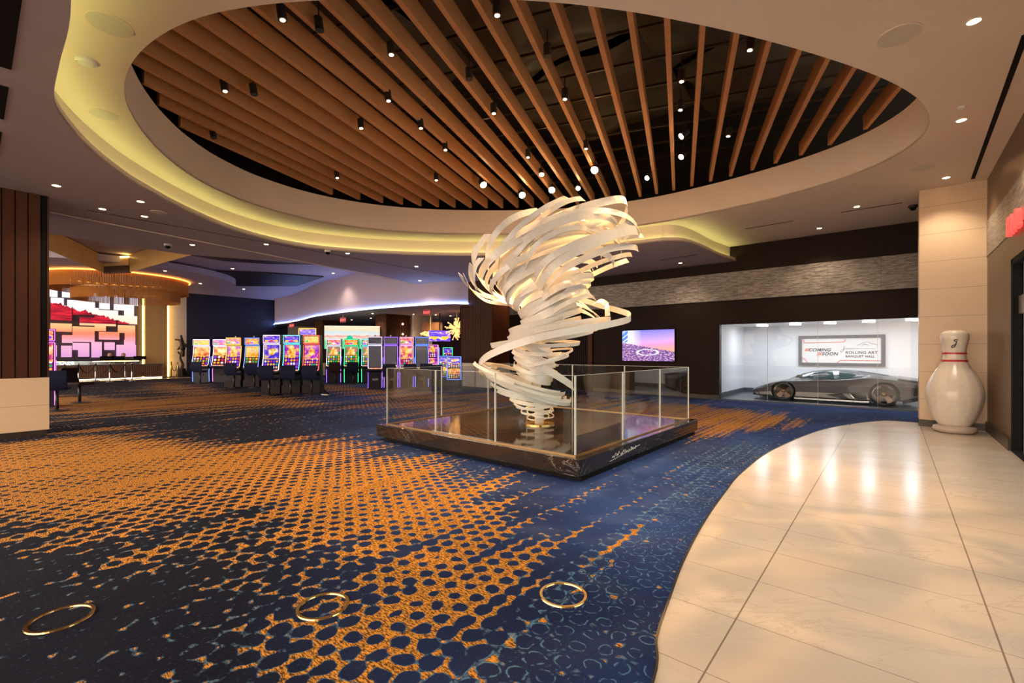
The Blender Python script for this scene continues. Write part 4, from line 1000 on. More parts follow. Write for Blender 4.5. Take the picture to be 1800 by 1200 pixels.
BC = bank((-23.5, 7.5), math.radians(48), .80, [
    ('slot machine with orange edge lights and purple picture', GC, 'orange', 1, 4, {}),
    ('slot machine with blue edge lights and golden figures', GC, 'blue', 3, 3, {}),
    ('slot machine with violet edges, half hidden behind the middle row', GC, 'violet', 3, 3, {})], plinth=.30, w=.66, tower=True)
GD = 'far slot machines in front of the navy wall'
BD = bank((-28.1, 7.45), math.radians(46), .98, [
    ('slot machine with white edges and violet glow, far left before the navy wall', GD, 'white', 0, 0, {'led2': 'blue'}),
    ('slot machine with red and magenta picture, second from left before the navy wall', GD, 'white', 7, 1, {'led2': 'magenta'})], w=.84)
# green bank with its wide lit billboard
GE = 'green slot machines under the wide lit billboard'
E_ = math.radians(52); ec = atz(571, 674)
BE = bank((ec.x, ec.y), E_, .84, [
    ('slot machine with a bright wheel of colours and green picture', GE, 'white', 4, 4, {'led2': 'violet'}),
    ('slot machine with yellow and green reels under the wide billboard', GE, 'green', 4, 3, {'led2': 'green'}),
    ('green slot machine half hidden behind the blank white edged one', GE, 'cyan', 4, 5, {'led2': 'green'})], w=.70)
dE = Vector((math.cos(E_), math.sin(E_), 0)); nE = Vector((-dE.y, dE.x, 0)); o = ec + nE * .75 - dE * .15
bb = thing('lit_billboard', 'wide lit billboard with clover tree above the green slot machines', 'billboard', o)
t = T('billboard picture', (0, 0, 0), .4); x, y, z = t.xyz('gen')
f = t.noise(t.comb((x + y) * 5, z * 5, 0.), 1., 4, .6)
c = t.ramp(z + (f - .5) * .25, [(.30, (.2, .8, .35)), (.45, (.9, .95, .7)), (.55, (.95, .35, .35)), (.60, (1., .9, .8)), (.72, (.65, .85, .95)), (.80, (1., .85, .55)), (1., (1., .90, .70))])
t.emis(c, .7)
MB().bar(o + Vector((0, 0, 2.35)), o + dE * 2.75 + Vector((0, 0, 2.35)), .12, 1.2).build('picture', t.m, bb, True)
MB().bar(o + dE * .05 + Vector((0, 0, .9)), o + dE * 2.7 + Vector((0, 0, .9)), .10, 1.75).build('back_panel', M['cabinet'], bb, True)
tm = MB(); tc = o + dE * 1.25 - nE * .09 + Vector((0, 0, 2.15))
for a, b_, r in ((-.16, 0, .14), (.16, 0, .14), (0, .16, .15)): tm.lathe([(.001, -.02), (r, -.02), (r, .02), (.001, .02)], (0, 0, 0), 16); tm.v[-64:] = [tuple(tc + dE * (a + v[0]) + Vector((0, 0, b_ + v[1])) + nE * v[2]) for v in tm.v[-64:]]
tm.bar(tc + Vector((0, 0, -.3)), tc, .06, .03, tuple(nE)); tm.build('clover', glow('teal clover', (.0, .35, .22), 1.), bb, True)
# small raised sign behind the middle row
p = atz(541, 668); s = thing('illuminated_sign', 'small purple and gold sign raised behind the middle slot machines', 'sign', p, math.radians(45))
MB().box(-.42, .42, -.05, .05, 2.35, 2.85).build('face', TOPS[2], s); MB().box(-.5, .5, -.06, .06, 2.22, 2.33).build('marquee', TOPS[0], s)
MB().box(-.06, .06, -.04, .04, 0, 2.22).build('post', M['cabinet'], s)
L = MB(); L.tube([(s_ * .46, -.06, z) for s_, z in ((-1, 2.3), (-1, 2.9), (1, 2.9), (1, 2.3))], .02, 6); L.build('light_border', LED['orange'], s)
# machines right of the white edged row
def small(px, py, ang, label, w, h, scr, led, group='small machines seen through the glass barrier', tilt=0., z0=.75):
    p = atz(px, py); s = thing('slot_machine', label, 'slot machine', p, ang, group)
    MB().box(-w / 2, w / 2, -.2, .35, 0, h).build('cabinet', M['cabinet'], s)
    g = (h - z0 - .1) / 2
    for k in (0, 1): MB().box(-w / 2 + .05, w / 2 - .05, -.215, -.2, z0 + k * (g + .04), z0 + k * (g + .04) + g).build('screen', SCREENS[(scr + k * 2) % 9], s)
    L = MB(); L.tube([(s_ * (w / 2 - .02), -.22, z) for s_, z in ((-1, z0 - .05), (-1, h - .02), (1, h - .02), (1, z0 - .05))], .014, 6, True); L.build('light_border', LED[led], s)
    return s
small(757, 675, math.radians(75), 'slot machine seen from its pale side with pink and blue edge lights', .62, 1.95, 8, 'pink')
small(764, 668, math.radians(48), 'blue edged video machine under a hanging blue screen', .55, 1.85, 2, 'blue')
small(787, 668, math.radians(48), 'green edged video machine beside the blue edged one', .55, 1.85, 4, 'green')
small(783, 681, math.radians(42), 'low blue cabinet with green and yellow screens, left of its pair', .58, 1.42, 4, 'blue', z0=.55)
small(799, 688, math.radians(42), 'low blue cabinet with orange and green screens, beside the slatted column', .58, 1.42, 0, 'blue', z0=.55)
p = atz(773, 672); s = thing('hanging_screen', 'blue screen hanging above the video machines near the slatted column', 'screen', p + Vector((0, 0, 2.15)), math.radians(50))
MB().box(-.55, .55, -.03, .03, 0, .55).build('panel', screen('blue hanging picture', 'blue', 77, 2, 1, 1.2, 1), s); MB().box(-.03, .03, -.03, .03, .55, 1.45).build('drop_pole', M['cabinet'], s)
# left edge machine in profile and its chairs
slot('slot machine in profile with magenta edge lights beside the left column', (-18.9, 1.35), math.radians(84), None, 'magenta', 5, 4, led2='magenta')
chair_at(100, 722, math.radians(75), 'navy casino chair half hidden behind the left column base')
chair_at(140, 708, math.radians(-55), 'brown casino chair seen from the side near the left column', mat='brownfab')
for (mc, dx, lb, mt) in [(BD[0], .35, 'dark casino chair in front of the violet glowing far left machine', 'fabric'), (BC[0], .35, 'navy casino chair in front of the orange edged machine', 'fabric'), (BC[1], .4, 'navy casino chair in front of the blue edged golden machine', 'fabric'),
                   (BB[0], .16, 'navy casino chair at the left end of the middle row', 'fabric'), (BB[1], .18, 'navy casino chair in front of the cyan edged machine', 'fabric'), (BB[2], .2, 'navy casino chair in front of the red edged machine', 'fabric'),
                   (BE[0], .22, 'brown casino chair in front of the wheel machine', 'brownfab'), (BE[1], .2, 'dark casino chair in front of the yellow and green reels', 'fabric'), (BA[1], -.12, 'dark casino chair between the two blank grey machines', 'fabric'),
                   (BA[2], .05, 'casino chair in front of the pink and gold machine, seen through glass', 'fabric'), (BA[3], .05, 'casino chair in front of the blue edged blank machine, seen through glass', 'fabric')]:
    a_ = mc.rotation_euler.z; q = mc.location + Vector((math.cos(a_), math.sin(a_), 0)) * dx - Vector((-math.sin(a_), math.cos(a_), 0)) * .98
    chair(lb, (q.x, q.y), a_, mat=mt)
chair_at(763, 690, math.radians(60), 'casino chair with its seat turned sideways, seen through the glass barrier')
q = atz(572, 694); sh = thing('sneaker', 'single black sneaker with white sole under the third middle row chair', 'shoe', q, math.radians(20))
MB().extr([(-.15, .0), (.15, .0), (.16, .03), (-.15, .03)], -.045, .045, lambda u, v, w: (u, w, v)).build('sole', M['white'], sh)
MB().extr([(-.15, .03), (.15, .03), (.14, .07), (.02, .12), (-.04, .2), (-.14, .2)], -.042, .042, lambda u, v, w: (u, w, v)).build('upper', M['black'], sh, bevel=.012)

# ================================================================== RECEPTION
XV = -35.9
vw = thing('video_wall', 'mosaic of lit screens showing a red sunset over water behind the desk', 'video wall', (XV, 4.5, 1.2))
t = T('sunset over water', (0, 0, 0), .3); X, Y, Z = t.xyz()
n1 = t.noise(t.comb(Y * 1.2, Z * 6, 0.), 1., 5, .65); n2 = t.noise(t.comb(Y * 2.6, 0., 0.), 1., 4, .7)
c = t.ramp((Z - 1.2) / 4.0 + (n1 - .5) * .10, [(.0, (.62, .30, .60)), (.22, (.85, .42, .60)), (.36, (1., .22, .12)), (.48, (1., .50, .22)), (.55, (1., .75, .55)), (.75, (1., .88, .85)), (1., (.85, .85, 1.))])
ridge = Z - (4.45 - (Y - 2.6) * .30 + (n2 - .5) * .9)
hillm = ridge.lt(0.) * (Z.gt(3.25)) * ((Y - 6.3).lt(0.))
c = t.mix(hillm, c, t.ramp(n1, [(.35, (.10, .0, .02)), (.65, (.85, .02, .04))]))
t.emis(c, .9)
def yz(zx, zy):    # photo zoom coordinates -> wall y, z
    q = atx(zx / 3, 380 + zy / 3, XV); return q.y, q.z
tiles = [(262,382,303,425),(327,382,442,430),(468,402,576,447),(600,418,655,495),(655,465,705,530),(682,432,729,470),(524,447,578,490),(268,430,336,470),(355,445,500,480),(268,470,378,548),(385,480,520,520),(500,495,622,545),(420,535,610,577),(622,525,722,568),(266,565,378,608),
         (500,578,558,605),(622,575,712,615),(383,582,498,662),(522,610,628,650),(658,610,712,650),(327,626,383,667),(280,680,300,740),(322,682,378,742),(383,668,470,705),(412,700,470,740),(482,662,536,744),(550,664,604,705),(614,678,716,740),(655,650,712,690)]
for i, (a, b, c_, d) in enumerate(tiles):
    y0, z1 = yz(a, b); y1, z0 = yz(c_, d)
    if i % 1 == 0: z1 = yz((a + c_) / 2, b)[1]; z0 = yz((a + c_) / 2, d)[1]
    MB().box(XV - .03, XV + .05 + .01 * (i % 5), y0, y1, z0, z1).build('screen_tile', t.m, vw, True)
for a in (0., -1.4, -2.8):
    MB().box(XV - .03, XV + .05, 2.9 + a - 1.3, 2.9 + a - .2, 2 + a * -.3, 4.4).build('screen_tile', t.m, vw, True)
# gold pier with glowing edges
g0_, g1_ = atx(251, 600, -35.6).y, atx(298, 600, -35.6).y
gp_ = thing('gold_pier', 'ribbed gold wall panel with glowing edges right of the video wall', 'wall panel', (-35.7, (g0_ + g1_) / 2, 0))
r = MB(); ribs_y(r, g0_ + .12, g1_ - .1, -35.6, -.08, 0, 5.4, .06, .045); r.box(-35.9, -35.66, g0_ + .1, g1_ - .1, 0, 5.4); r.build('ribs', M['gold'], gp_, True)
M['gled'] = glow('golden light strip', (1., .62, .15), 7.)
for y in (g0_ + .04, g1_ - .04): MB().box(-35.8, -35.7, y - .035, y + .035, 0, 5.3).build('light_strip', M['gled'], gp_, True)
# desk
DX = -34.3; dy1 = atx(285, 600, DX).y
dk_o = thing('reception_desk', 'long ribbed wood reception desk with a glowing counter edge', 'desk', (DX - .4, 4.5, 0))
r = MB(); r.box(DX - .45, DX - .04, .2, dy1, .12, .82); ribs_y(r, .2, dy1, DX, -.04, .12, .82, .10, .08); r.build('ribbed_front', wood('desk wood', (.10, .05, .03), (.18, .09, .05), 'z'), dk_o, True)
MB().box(DX - .48, DX + .03, .2, dy1 + .03, .82, .87).build('lower_counter', flat('dark stone counter', (.10, .08, .07), .2), dk_o, True)
MB().box(DX - .45, DX - .35, .2, dy1 - 1.0, .87, 1.08).build('upper_panel', M['chrome'], dk_o, True)
MB().box(DX - .5, DX - .25, .2, dy1 - .9, 1.08, 1.12).build('upper_counter', M['black'], dk_o, True)
for a, b in ((1.9, 3.35), (4.5, dy1 - 1.05)): MB().box(DX - .35, DX - .33, a, b, 1.03, 1.07).build('counter_light', M['gled'], dk_o, True)
MB().box(DX - .02, DX + .0, .2, dy1, .03, .07).build('kick_light', glow('warm kick light', (1., .75, .45), 8.), dk_o, True)
text('desk_lettering', 'cage', .34, frame((DX - .33, 3.15, .90), (0, 1, 0), (0, 0, 1)), glow('white letters', (1., .95, .9), 2.), dk_o, .01)
tag(MB().box(-34.0, -33.2, .5, 8.9, 0, .001).build('marble_strip', flat('pale marble threshold', (.6, .5, .42), .25)), 'pale marble strip on the floor in front of the desk', 'floor strip')
for i, (px, lb) in enumerate([(187, 'dark monitor left of the blonde receptionist'), (207, 'dark monitor between the two receptionists'), (245, 'dark monitor near the right end of the desk')]):
    p = atx(px, 625, DX - .5); mo = thing('desk_monitor', lb, 'monitor', (DX - .38, p.y, 1.12), 0, 'monitors on the reception desk')
    MB().box(-.02, .02, -.3, .3, .02, .22).build('screen_back', M['black'], mo); MB().box(-.06, .06, -.08, .08, 0, .02).build('foot', M['black'], mo)
def person(label, p, rz, hair):
    o = thing('person', label, 'person', p, rz)
    me = bpy.data.meshes.new('body')
    V_ = [(0, 0, .55), (0, 0, .80), (0, .0, 1.05), (0, .02, 1.17), (0, .03, 1.27), (.19, .0, 1.04), (.24, .10, .82), (.18, .34, .86), (-.19, .0, 1.04), (-.24, .10, .82), (-.18, .34, .86), (.1, .3, .52), (.11, .34, .06), (-.1, .3, .52), (-.11, .34, .06), (.11, .46, .05), (-.11, .46, .05)]
    E_2 = [(0, 1), (1, 2), (2, 3), (3, 4), (2, 5), (5, 6), (6, 7), (2, 8), (8, 9), (9, 10), (0, 11), (11, 12), (0, 13), (13, 14), (12, 15), (14, 16)]
    R_ = [.16, .14, .15, .055, .05, .06, .045, .035, .06, .045, .035, .08, .05, .08, .05, .04, .04]
    me.from_pydata(V_, E_2, []); me.materials.append(M['cloth'])
    b = bpy.data.objects.new('body', me); COL.objects.link(b); b.parent = o
    sk = b.modifiers.new('skin', 'SKIN')
    for i, r in enumerate(R_): me.skin_vertices[0].data[i].radius = (r, r)
    me.skin_vertices[0].data[0].use_root = True
    s = b.modifiers.new('sub', 'SUBSURF'); s.levels = s.render_levels = 1
    h = ico(.1, (0, .04, 1.37), .85, 1., 1.2, 16, 12)
    h.add(*[(lambda q: (q.v, q.f))(ico(.018, (0, .145, 1.36), .8, 1.3, 1.3, 8, 6))][0])
    for s_ in (-1, 1): q = ico(.016, (s_ * .035, .125, 1.385), 1.2, .5, .7, 8, 6); h.add(q.v, q.f); q = ico(.022, (s_ * .088, .035, 1.37), .5, .8, 1.3, 8, 6); h.add(q.v, q.f)
    q = ico(.025, (0, .128, 1.315), 1.2, .4, .35, 8, 6); h.add(q.v, q.f)
    h.build('head', M['skin'], o, smooth=True)
    hh = ico(.115, (0, .0, 1.40), .95, .95, 1.15, 16, 12); q = ico(.07, (0, -.06, 1.28), 1.2, .7, 1.3, 12, 8); hh.add(q.v, q.f); hh.build('hair', hair, o, smooth=True)
    c = MB().box(-.22, .22, -.2, .2, .32, .38); c.lathe([(.03, 0), (.03, .32)], (0, 0, 0), 10); c.lathe([(.22, 0), (.22, .03)], (0, 0, 0), 16)
    st = thing('office_stool', 'stool under the ' + label, 'stool', p, rz); c.build('stool_frame', M['black'], st)
for px, lb, hr in ((193, 'person with fair hair seated behind the desk, the left one', M['hair']), (217, 'person with light brown hair seated behind the desk, the right one', flat('brown hair', (.30, .17, .09), .6))):
    q = atx(px, 624, -35.4); person(lb, Vector((q.x, q.y, 0)), -math.pi / 2 - .2, hr)
# stanchions and ropes
posts = []
for i, (px, pt, pb_) in enumerate([(113, 643, 676), (138, 643, 673), (168, 641, 669), (193, 642, 671), (220, 639, 668), (232, 641, 669.5)]):
    p = atz(px, pb_); posts.append(p)
    s = thing('stanchion', 'chrome rope stanchion, ' + ['leftmost', 'second from the left', 'third from the left', 'fourth from the left', 'fifth from the left', 'rightmost'][i] + ' before the reception desk', 'stanchion', p, 0, 'stanchions before the reception desk')
    MB().lathe([(.17, 0), (.17, .015), (.05, .04), (.03, .06), (.03, .93), (.05, .95), (.05, .98), (.03, 1.0), (.001, 1.02)], p, 20).build('post', M['chrome'], s, True, smooth=True)
M['rope'] = flat('dark plum velvet', (.03, .008, .012), .7)
for i in range(len(posts) - 1):
    a, b = posts[i] + Vector((0, 0, .9)), posts[i + 1] + Vector((0, 0, .9)); d = (b - a).normalized() * .05; a += d; b -= d
    P = [a.lerp(b, k / 14) - Vector((0, 0, .42 * 4 * (k / 14) * (1 - k / 14))) for k in range(15)]
    o = MB().tube(P, .028, 8).build('barrier_rope', M['rope'])
    tag(o, 'dark velvet rope sagging between the ' + ['first and second', 'second and third', 'third and fourth', 'fourth and fifth', 'fifth and last'][i] + ' stanchions from the left', 'rope', 'ropes before the desk')
for i, (px, lb) in enumerate([(301, 'stanchion left of the twisted dark figure'), (312, 'stanchion in front of the twisted dark figure')]):
    p = atz(px, 663.5); s = thing('stanchion', lb, 'stanchion', p); MB().lathe([(.15, 0), (.15, .015), (.03, .04), (.03, .95), (.04, .98), (.001, 1.)], p, 16).build('post', M['brass'], s, True, smooth=True)
    a = p + Vector((0, 0, .9)); b = atz(px + 11, 663.5) + Vector((0, 0, .9))
    tag(MB().tube([a.lerp(b, k / 10) - Vector((0, 0, .5 * 4 * (k / 10) * (1 - k / 10))) for k in range(11)], .022, 8).build('barrier_rope', M['rope']), ['dark rope left of the twisted figure', 'dark rope running in front of the twisted figure'][i], 'rope')
# twisted dark figure sculpture
fb = atz(319, 661.5); fg = thing('bronze_sculpture', 'twisted dark bronze sculpture with outstretched arms by the stone wall', 'sculpture', fb)
M['bronze'] = flat('dark bronze', (.035, .022, .016), .45, .6)
k_ = 29.5 / 800
def fp(x, y, d=0): return fb + RV * ((x - 319) * k_) + UV * ((661.5 - y) * k_) + FV * d
mm = MB()
for P, R_ in [([(319,649),(321,640),(317,630),(318,622),(321,614),(320,604),(319,598)], [.12,.10,.08,.10,.20,.17,.12]), ([(320,606),(314,613),(312,614)], [.09,.07,.05]), ([(319,600),(319,594),(318,589)], [.12,.08,.05]), ([(319,599),(312,597),(308,597)], [.09,.07,.08]),
              ([(321,604),(327,606),(325,610),(319,612)], [.08,.07,.06,.06]), ([(320,624),(315,621),(313,618)], [.09,.07,.05]), ([(321,614),(322,622),(321,627)], [.14,.12,.06])]:
    mm.tube(smooth_path([fp(*q) for q in P], 4), [R_[min(len(R_) - 1, int(i / 4))] * .75 for i in range((len(P) - 1) * 4 + 1)], 8)
mm.build('figure', M['bronze'], fg, True, smooth=True)
MB().add([fp(314, 661.5, -.25), fp(326, 661.5, -.25), fp(326, 661.5, .25), fp(314, 661.5, .25), fp(316.5, 647, -.15), fp(323, 647, -.15), fp(323, 647, .15), fp(316.5, 647, .15)], [(0, 1, 2, 3), (7, 6, 5, 4), (0, 4, 5, 1), (1, 5, 6, 2), (2, 6, 7, 3), (3, 7, 4, 0)]).build('block_base', M['bronze'], fg, True)

# ================================================================== BEAD CURTAINS
def strands(pathpts, z0, z1, name, label, cat, pitch=.055, w=.032, rail=True, parent=None):
    P = [Vector(p) for p in pathpts]; mb = MB(); rl = MB(); acc = 0.; nx = 0.
    for a, b in zip(P, P[1:]):
        L = (b - a).length; d = (b - a) / L; s = nx - acc if nx > acc else 0
        s = nx
        while s < L:
            c = a + d * s; zz0 = z0(c) if callable(z0) else z0
            mb.box(c.x - w / 2, c.x + w / 2, c.y - w / 2, c.y + w / 2, zz0, z1); s += pitch
        nx = s - L
        rl.bar((a.x, a.y, z1), (b.x, b.y, z1), .06, .05)
    o = thing(name, label, cat, (P[0].x, P[0].y, z0(P[0]) if callable(z0) else z0))
    mb.build('bead_strands', M['gold'], o, True)['kind'] = 'stuff'
    rl.build('curtain_rail', M['brass'], o, True)
    return o
A0, A1 = atz(80, 437, 4.78), atz(183, 480, 4.78); B0, B1 = atz(228, 478, 4.78), atz(352, 444, 4.78)
strands([(A0.x, A0.y), (A1.x, A1.y)], 4.78, 5.48, 'bead_curtain', 'gold bead curtain sloping down from the upper left towards the ring', 'bead curtain')
strands([(B0.x, B0.y), (B1.x, B1.y)], 4.78, 5.48, 'bead_curtain', 'gold bead curtain rising from the ring towards the security camera', 'bead curtain')
cp = A1.copy(); cq = B0.copy(); cp.z = cq.z = 4.8
cb = thing('cove_box', 'glowing gold box between the two bead curtains', 'ceiling feature', cp)
MB().bar((cp.x, cp.y, 5.2), (cq.x, cq.y, 5.2), .1, .3).build('wood_face', M['gold'], cb, True)
MB().bar((cp.x, cp.y, 4.9), (cq.x, cq.y, 4.9), .12, .28).build('dark_band', M['walnut'], cb, True)
MB().bar((cp.x, cp.y, 5.38), (cq.x, cq.y, 5.38), .16, .06).build('light_strip', M['gled'], cb, True)
def circ(c, r, n=64, a0=0, a1=360): return [(c.x + r * math.cos(math.radians(a0 + (a1 - a0) * i / n)), c.y + r * math.sin(math.radians(a0 + (a1 - a0) * i / n))) for i in range(n + 1)]
GOLDMAT = M['gold']; M['gold'] = wood('amber bead chain', (.50, .19, .04), (.78, .36, .09), 'z', .35)
strands(circ(dc, 2.62), 4.45, 5.12, 'ring_curtain', 'large round gold bead ring hanging under the pale disc ceiling', 'bead chandelier')
c2_ = dc + RV * .35
strands(circ(c2_, 2.0), 4.0, 4.5, 'ring_curtain', 'lower smaller gold bead ring hanging inside the large ring', 'bead chandelier')
q = [o_ for o_ in COL.objects if o_.name == 'ring_curtain.001'][0]; h_ = MB()
for a_ in range(0, 360, 45): x_, y_ = c2_.x + 2 * math.cos(math.radians(a_)), c2_.y + 2 * math.sin(math.radians(a_)); h_.tube([(x_, y_, 4.5), (x_, y_, 5.15)], .008, 5)
h_.build('hanging_wires', M['brass'], q, True)
M['gold'] = GOLDMAT
M['amber'] = glow('amber ring light', (1., .42, .08), 2.6)
tag(MB().tube([(x, y, 5.09) for x, y in circ(dc, 2.70, 48)], .03, 6).build('ring_light', M['amber']), 'amber light ring along the top of the large bead ring', 'light ring')
# sparkling chandeliers near the slatted column
M['spark'] = glow('warm crystal glow', (1., .58, .22), .9)
def sparkle(name, label, c, rx, rz_, n, seed):
    rnd = random.Random(seed); o = thing(name, label, 'chandelier', c); mb = MB(); hub = ico(.08, c); 
    for i in range(n):
        d = Vector((rnd.gauss(0, 1), rnd.gauss(0, 1), rnd.gauss(0, 1))).normalized(); L = rnd.uniform(.55, 1.)
        e = c + Vector((d.x * rx, d.y * rx, d.z * rz_)) * L; mb.tube([c if name[0] == 'b' else c + (e - c) * .85, e], .018, 4); q = ico(.045 if name[0] == 'c' else .04, e, 1, 1, 1, 6, 4); mb.add(q.v, q.f)
    mb.build('crystal_arms', M['spark'], o, True); hub.build('hub', M['brass'], o, True)
    MB().tube([c, (c.x, c.y, ZS)], .02, 6).build('drop_rod', M['brass'], o, True)
cc = atd(803, 577, 22.5); sparkle('burst_chandelier', 'glowing golden starburst chandelier beside the slatted column', cc, .62, .62, 70, 3)
cc = atd(757, 587, 24.5); sparkle('cloud_chandelier', 'wide low cloud of glowing crystals left of the starburst chandelier', cc, .55, .14, 90, 5)
MB_ = MB().bar(atd(743, 574, 25.2), atd(777, 574, 25.2), .3, .5); tag(MB_.build('bulkhead', flat('amber bulkhead paint', (.22, .09, .03), .6)), 'amber lit bulkhead above the cloud of crystals', 'bulkhead')
# exit signs
M['exit'] = glow('red exit letters', (1., .10, .10), 2.2); M['exitplate'] = flat('pale red exit plate', (.45, .06, .06), .4)
for i, (px, py, d) in enumerate([(750, 549, 21.), (603, 562, 25.), (513, 572, 31.)]):
    c = atd(px, py, d); e = thing('exit_sign', 'red exit sign hanging ' + ['left of the slatted column', 'above the wide billboard', 'near the end of the navy wall'][i], 'exit sign', c, TH)
    MB().box(-.16, .16, -.02, .02, -.14, .14).build('plate', M['exitplate'], e); MB().box(-.01, .01, -.01, .01, .14, max(.2, ZS - c.z)).build('bracket', M['white'], e)
    text('letters', 'EXIT', .15, frame((-.15, -.024, -.05), (1, 0, 0), (0, 0, 1)), M['exit'], None, .002).parent = e
# ================================================================== CEILING FITTINGS AND LIGHTS
M['bulb'] = glow('warm bulb', (1., .70, .40), 22.); M['bulbw'] = glow('soft warm lens', (1., .82, .62), 9.)
def downlight(i, px, py, z, label, group, power=28, col=WARMW, ang=115, r=.055):
    p = atz(px, py, z); o = thing('downlight', label, 'downlight', p, 0, group)
    MB().lathe([(r, -.002), (r + .022, -.004), (r + .022, -.008), (r, -.008)], p, 20, caps=False).build('trim_ring', M['white'], o, True)
    MB().lathe([(.001, -.004), (r, -.004)], p, 20).build('lens', M['bulbw'], o, True)
    lamp('downlight', 'SPOT', p + Vector((0, 0, -.03)), power, col, .05, None, ang, .8, o)
for i, (px, py, lb) in enumerate([(1712,37,'beside the round speaker at the upper right'),(1690,211,'below the smoke sensor on the right'),(1663,312,'near the top of the stone pillar'),(1656,339,'just in front of the stone pillar'),(1506,363,'left of the long slot diffusers'),(1440,401,'above the grey car')]):
    downlight(i, px, py, ZM, 'small bright downlight in the cream ceiling ' + lb, 'downlights in the cream ceiling', 110)
for i, (px, py, lb) in enumerate([(99,326,'above the left slatted column'),(180,367,'right of the left column top'),(247,354,'beside the round speaker at left'),(254,380,'under the left end of the cove'),(338,430,'right of the security camera'),(468,429,'left part of the lower ceiling'),(611,445,'just below the lime cove'),(732,468,'above the curved white soffit'),(738,493,'nearest the blue lit soffit'),(1196,462,'left of the back wall television recess')]):
    downlight(i, px, py, ZL, 'small downlight in the grey lower ceiling, ' + lb, 'downlights in the lower grey ceiling', 75)
for i, (px, py, lb) in enumerate([(655,551,'left of the sconce column'),(727,552,'above the stone column'),(766,553,'right of the red exit sign'),(792,555,'beside the slatted column'),(618,562,'above the billboard'),(652,559,'above the green machines'),(752,558,'below the exit sign')]):
    downlight(i, px, py, ZS, 'tiny downlight in the low casino ceiling ' + lb, 'downlights over the slot machines', 80)
for i, (px, py, lb) in enumerate([(409,472,'between the two dark slatted panels'),(586,480,'on the pale band left of the soffit'),(290,476,'on the disc right of the bead ring'),(352,498,'on the rim of the disc')]):
    downlight(i, px, py, 5.5 if i < 2 else 5.15, 'tiny downlight in the pale high ceiling ' + lb, 'downlights in the high ceiling', 120)
downlight(0, 889, 492, ZL, 'warm downlight washing the right face of the slatted column behind the sculpture', 'downlights in the lower grey ceiling', 260, (1., .55, .25), 70)
# extra downlights added to light the room: overhead, behind the camera, far left
def plain(x, y, z, pw, n):
    p = Vector((x, y, z)); o = thing('downlight', 'small downlight added to the ceiling for room light, ' + n, 'downlight', p, 0, 'downlights added for room light')
    MB().lathe([(.001, -.004), (.055, -.004)], p, 16).build('lens', M['bulbw'], o, True); lamp('downlight', 'SPOT', p + Vector((0, 0, -.03)), pw, WARMW, .05, None, 120, .8, o)
for i, (x, y, z) in enumerate([(.7, 3.8, ZM), (.7, 1, ZM), (-1.6, 1.2, ZM), (.7, -2, ZM), (-4, -1.5, ZL), (-8, -1.5, ZL), (-12, -2, ZL), (-14.8, -2, ZL), (-2, -3.5, ZL), (-20, -.5, 5.5), (-24, 0, 5.5), (-30, 1, 5.5), (-33, 5, 5.5), (-26, 10, 5.5), (-31, 11, 5.5), (-20, 8, 5.5)]):
    plain(x, y, z, 220 if z > 5.2 else 110, ordn(i + 1) + ' of them')
# spot heads between the beams
SPOTS = [((850,325),'big'),((918,343),'big'),((970,334),'big'),((1016,331),'mid'),((1045,299),'big'),((1137,313),'mid'),((952,307),'mid'),((928,277),'sm'),((1030,262),'sm'),((1197,276),'mid'),((1197,240),'mid'),((1196,194),'sm'),((1198,144),'sm'),
         ((783,264),'sm'),((740,226),'sm'),((683,178),'sm'),((993,175),'sm'),((868,200),'sm'),((874,28),'sm'),((497,36),'sm'),((396,161),'sm'),((635,226),'sm'),((1318,89),'sm'),((1280,240),'sm'),((593,313),'sm'),((767,317),'sm'),((688,97),'sm'),((562,55),'off'),((447,167),'off'),((376,243),'off'),((825,140),'off'),((962,100),'off')]
ORD = {s_[0]: i_ + 1 for i_, s_ in enumerate(sorted(SPOTS, key=lambda q_: q_[0][0]))}
star = Vector((-4.9, 6.9, 2.6)); ns = 0
for (px, py), kd in SPOTS:
    ns += 1; p = atz(px, py, 5.72); big = kd in ('big', 'mid')
    tgt = star + Vector(((ns * 37 % 11 - 5) * .12, (ns * 53 % 11 - 5) * .12, (ns * 29 % 7 - 3) * .25)) if big else Vector((p.x * .8 - .9, p.y * .8 + 1.3, 0))
    o = thing('track_spotlight', {'big': 'large dazzling', 'mid': 'bright glowing', 'sm': 'small lit', 'off': 'unlit'}[kd] + ' black spotlight between the ceiling beams, %s counted from the left' % ordn(ORD[(px, py)]), 'spotlight', p, 0, 'spotlights between the timber beams')
    d = (tgt - p).normalized()
    MB().tube([p - d * .17, p - d * .005], .08 if kd == 'big' else .055, 14).build('housing', M['blackmetal'], o, True, smooth=False)
    MB().tube([p - d * .1, (p - d * .1) + Vector((0, 0, .28))], .010, 6).build('stem', M['blackmetal'], o, True)
    if kd != 'off':
        MB().tube([p - d * .004, p], (.08 if kd == 'big' else .055) if big else .032, 14).build('lens', glow('lens %d' % ns, (1., .62, .28) if big else (1., .6, .35), {'big': 120., 'mid': 60., 'sm': 10.}[kd]), o, True)
        lamp('spot', 'SPOT', p + d * .03, {'big': 1500, 'mid': 650, 'sm': 120}[kd], WARM if big else (1., .68, .40), .03, tgt, 42 if big else 80, .5, o)
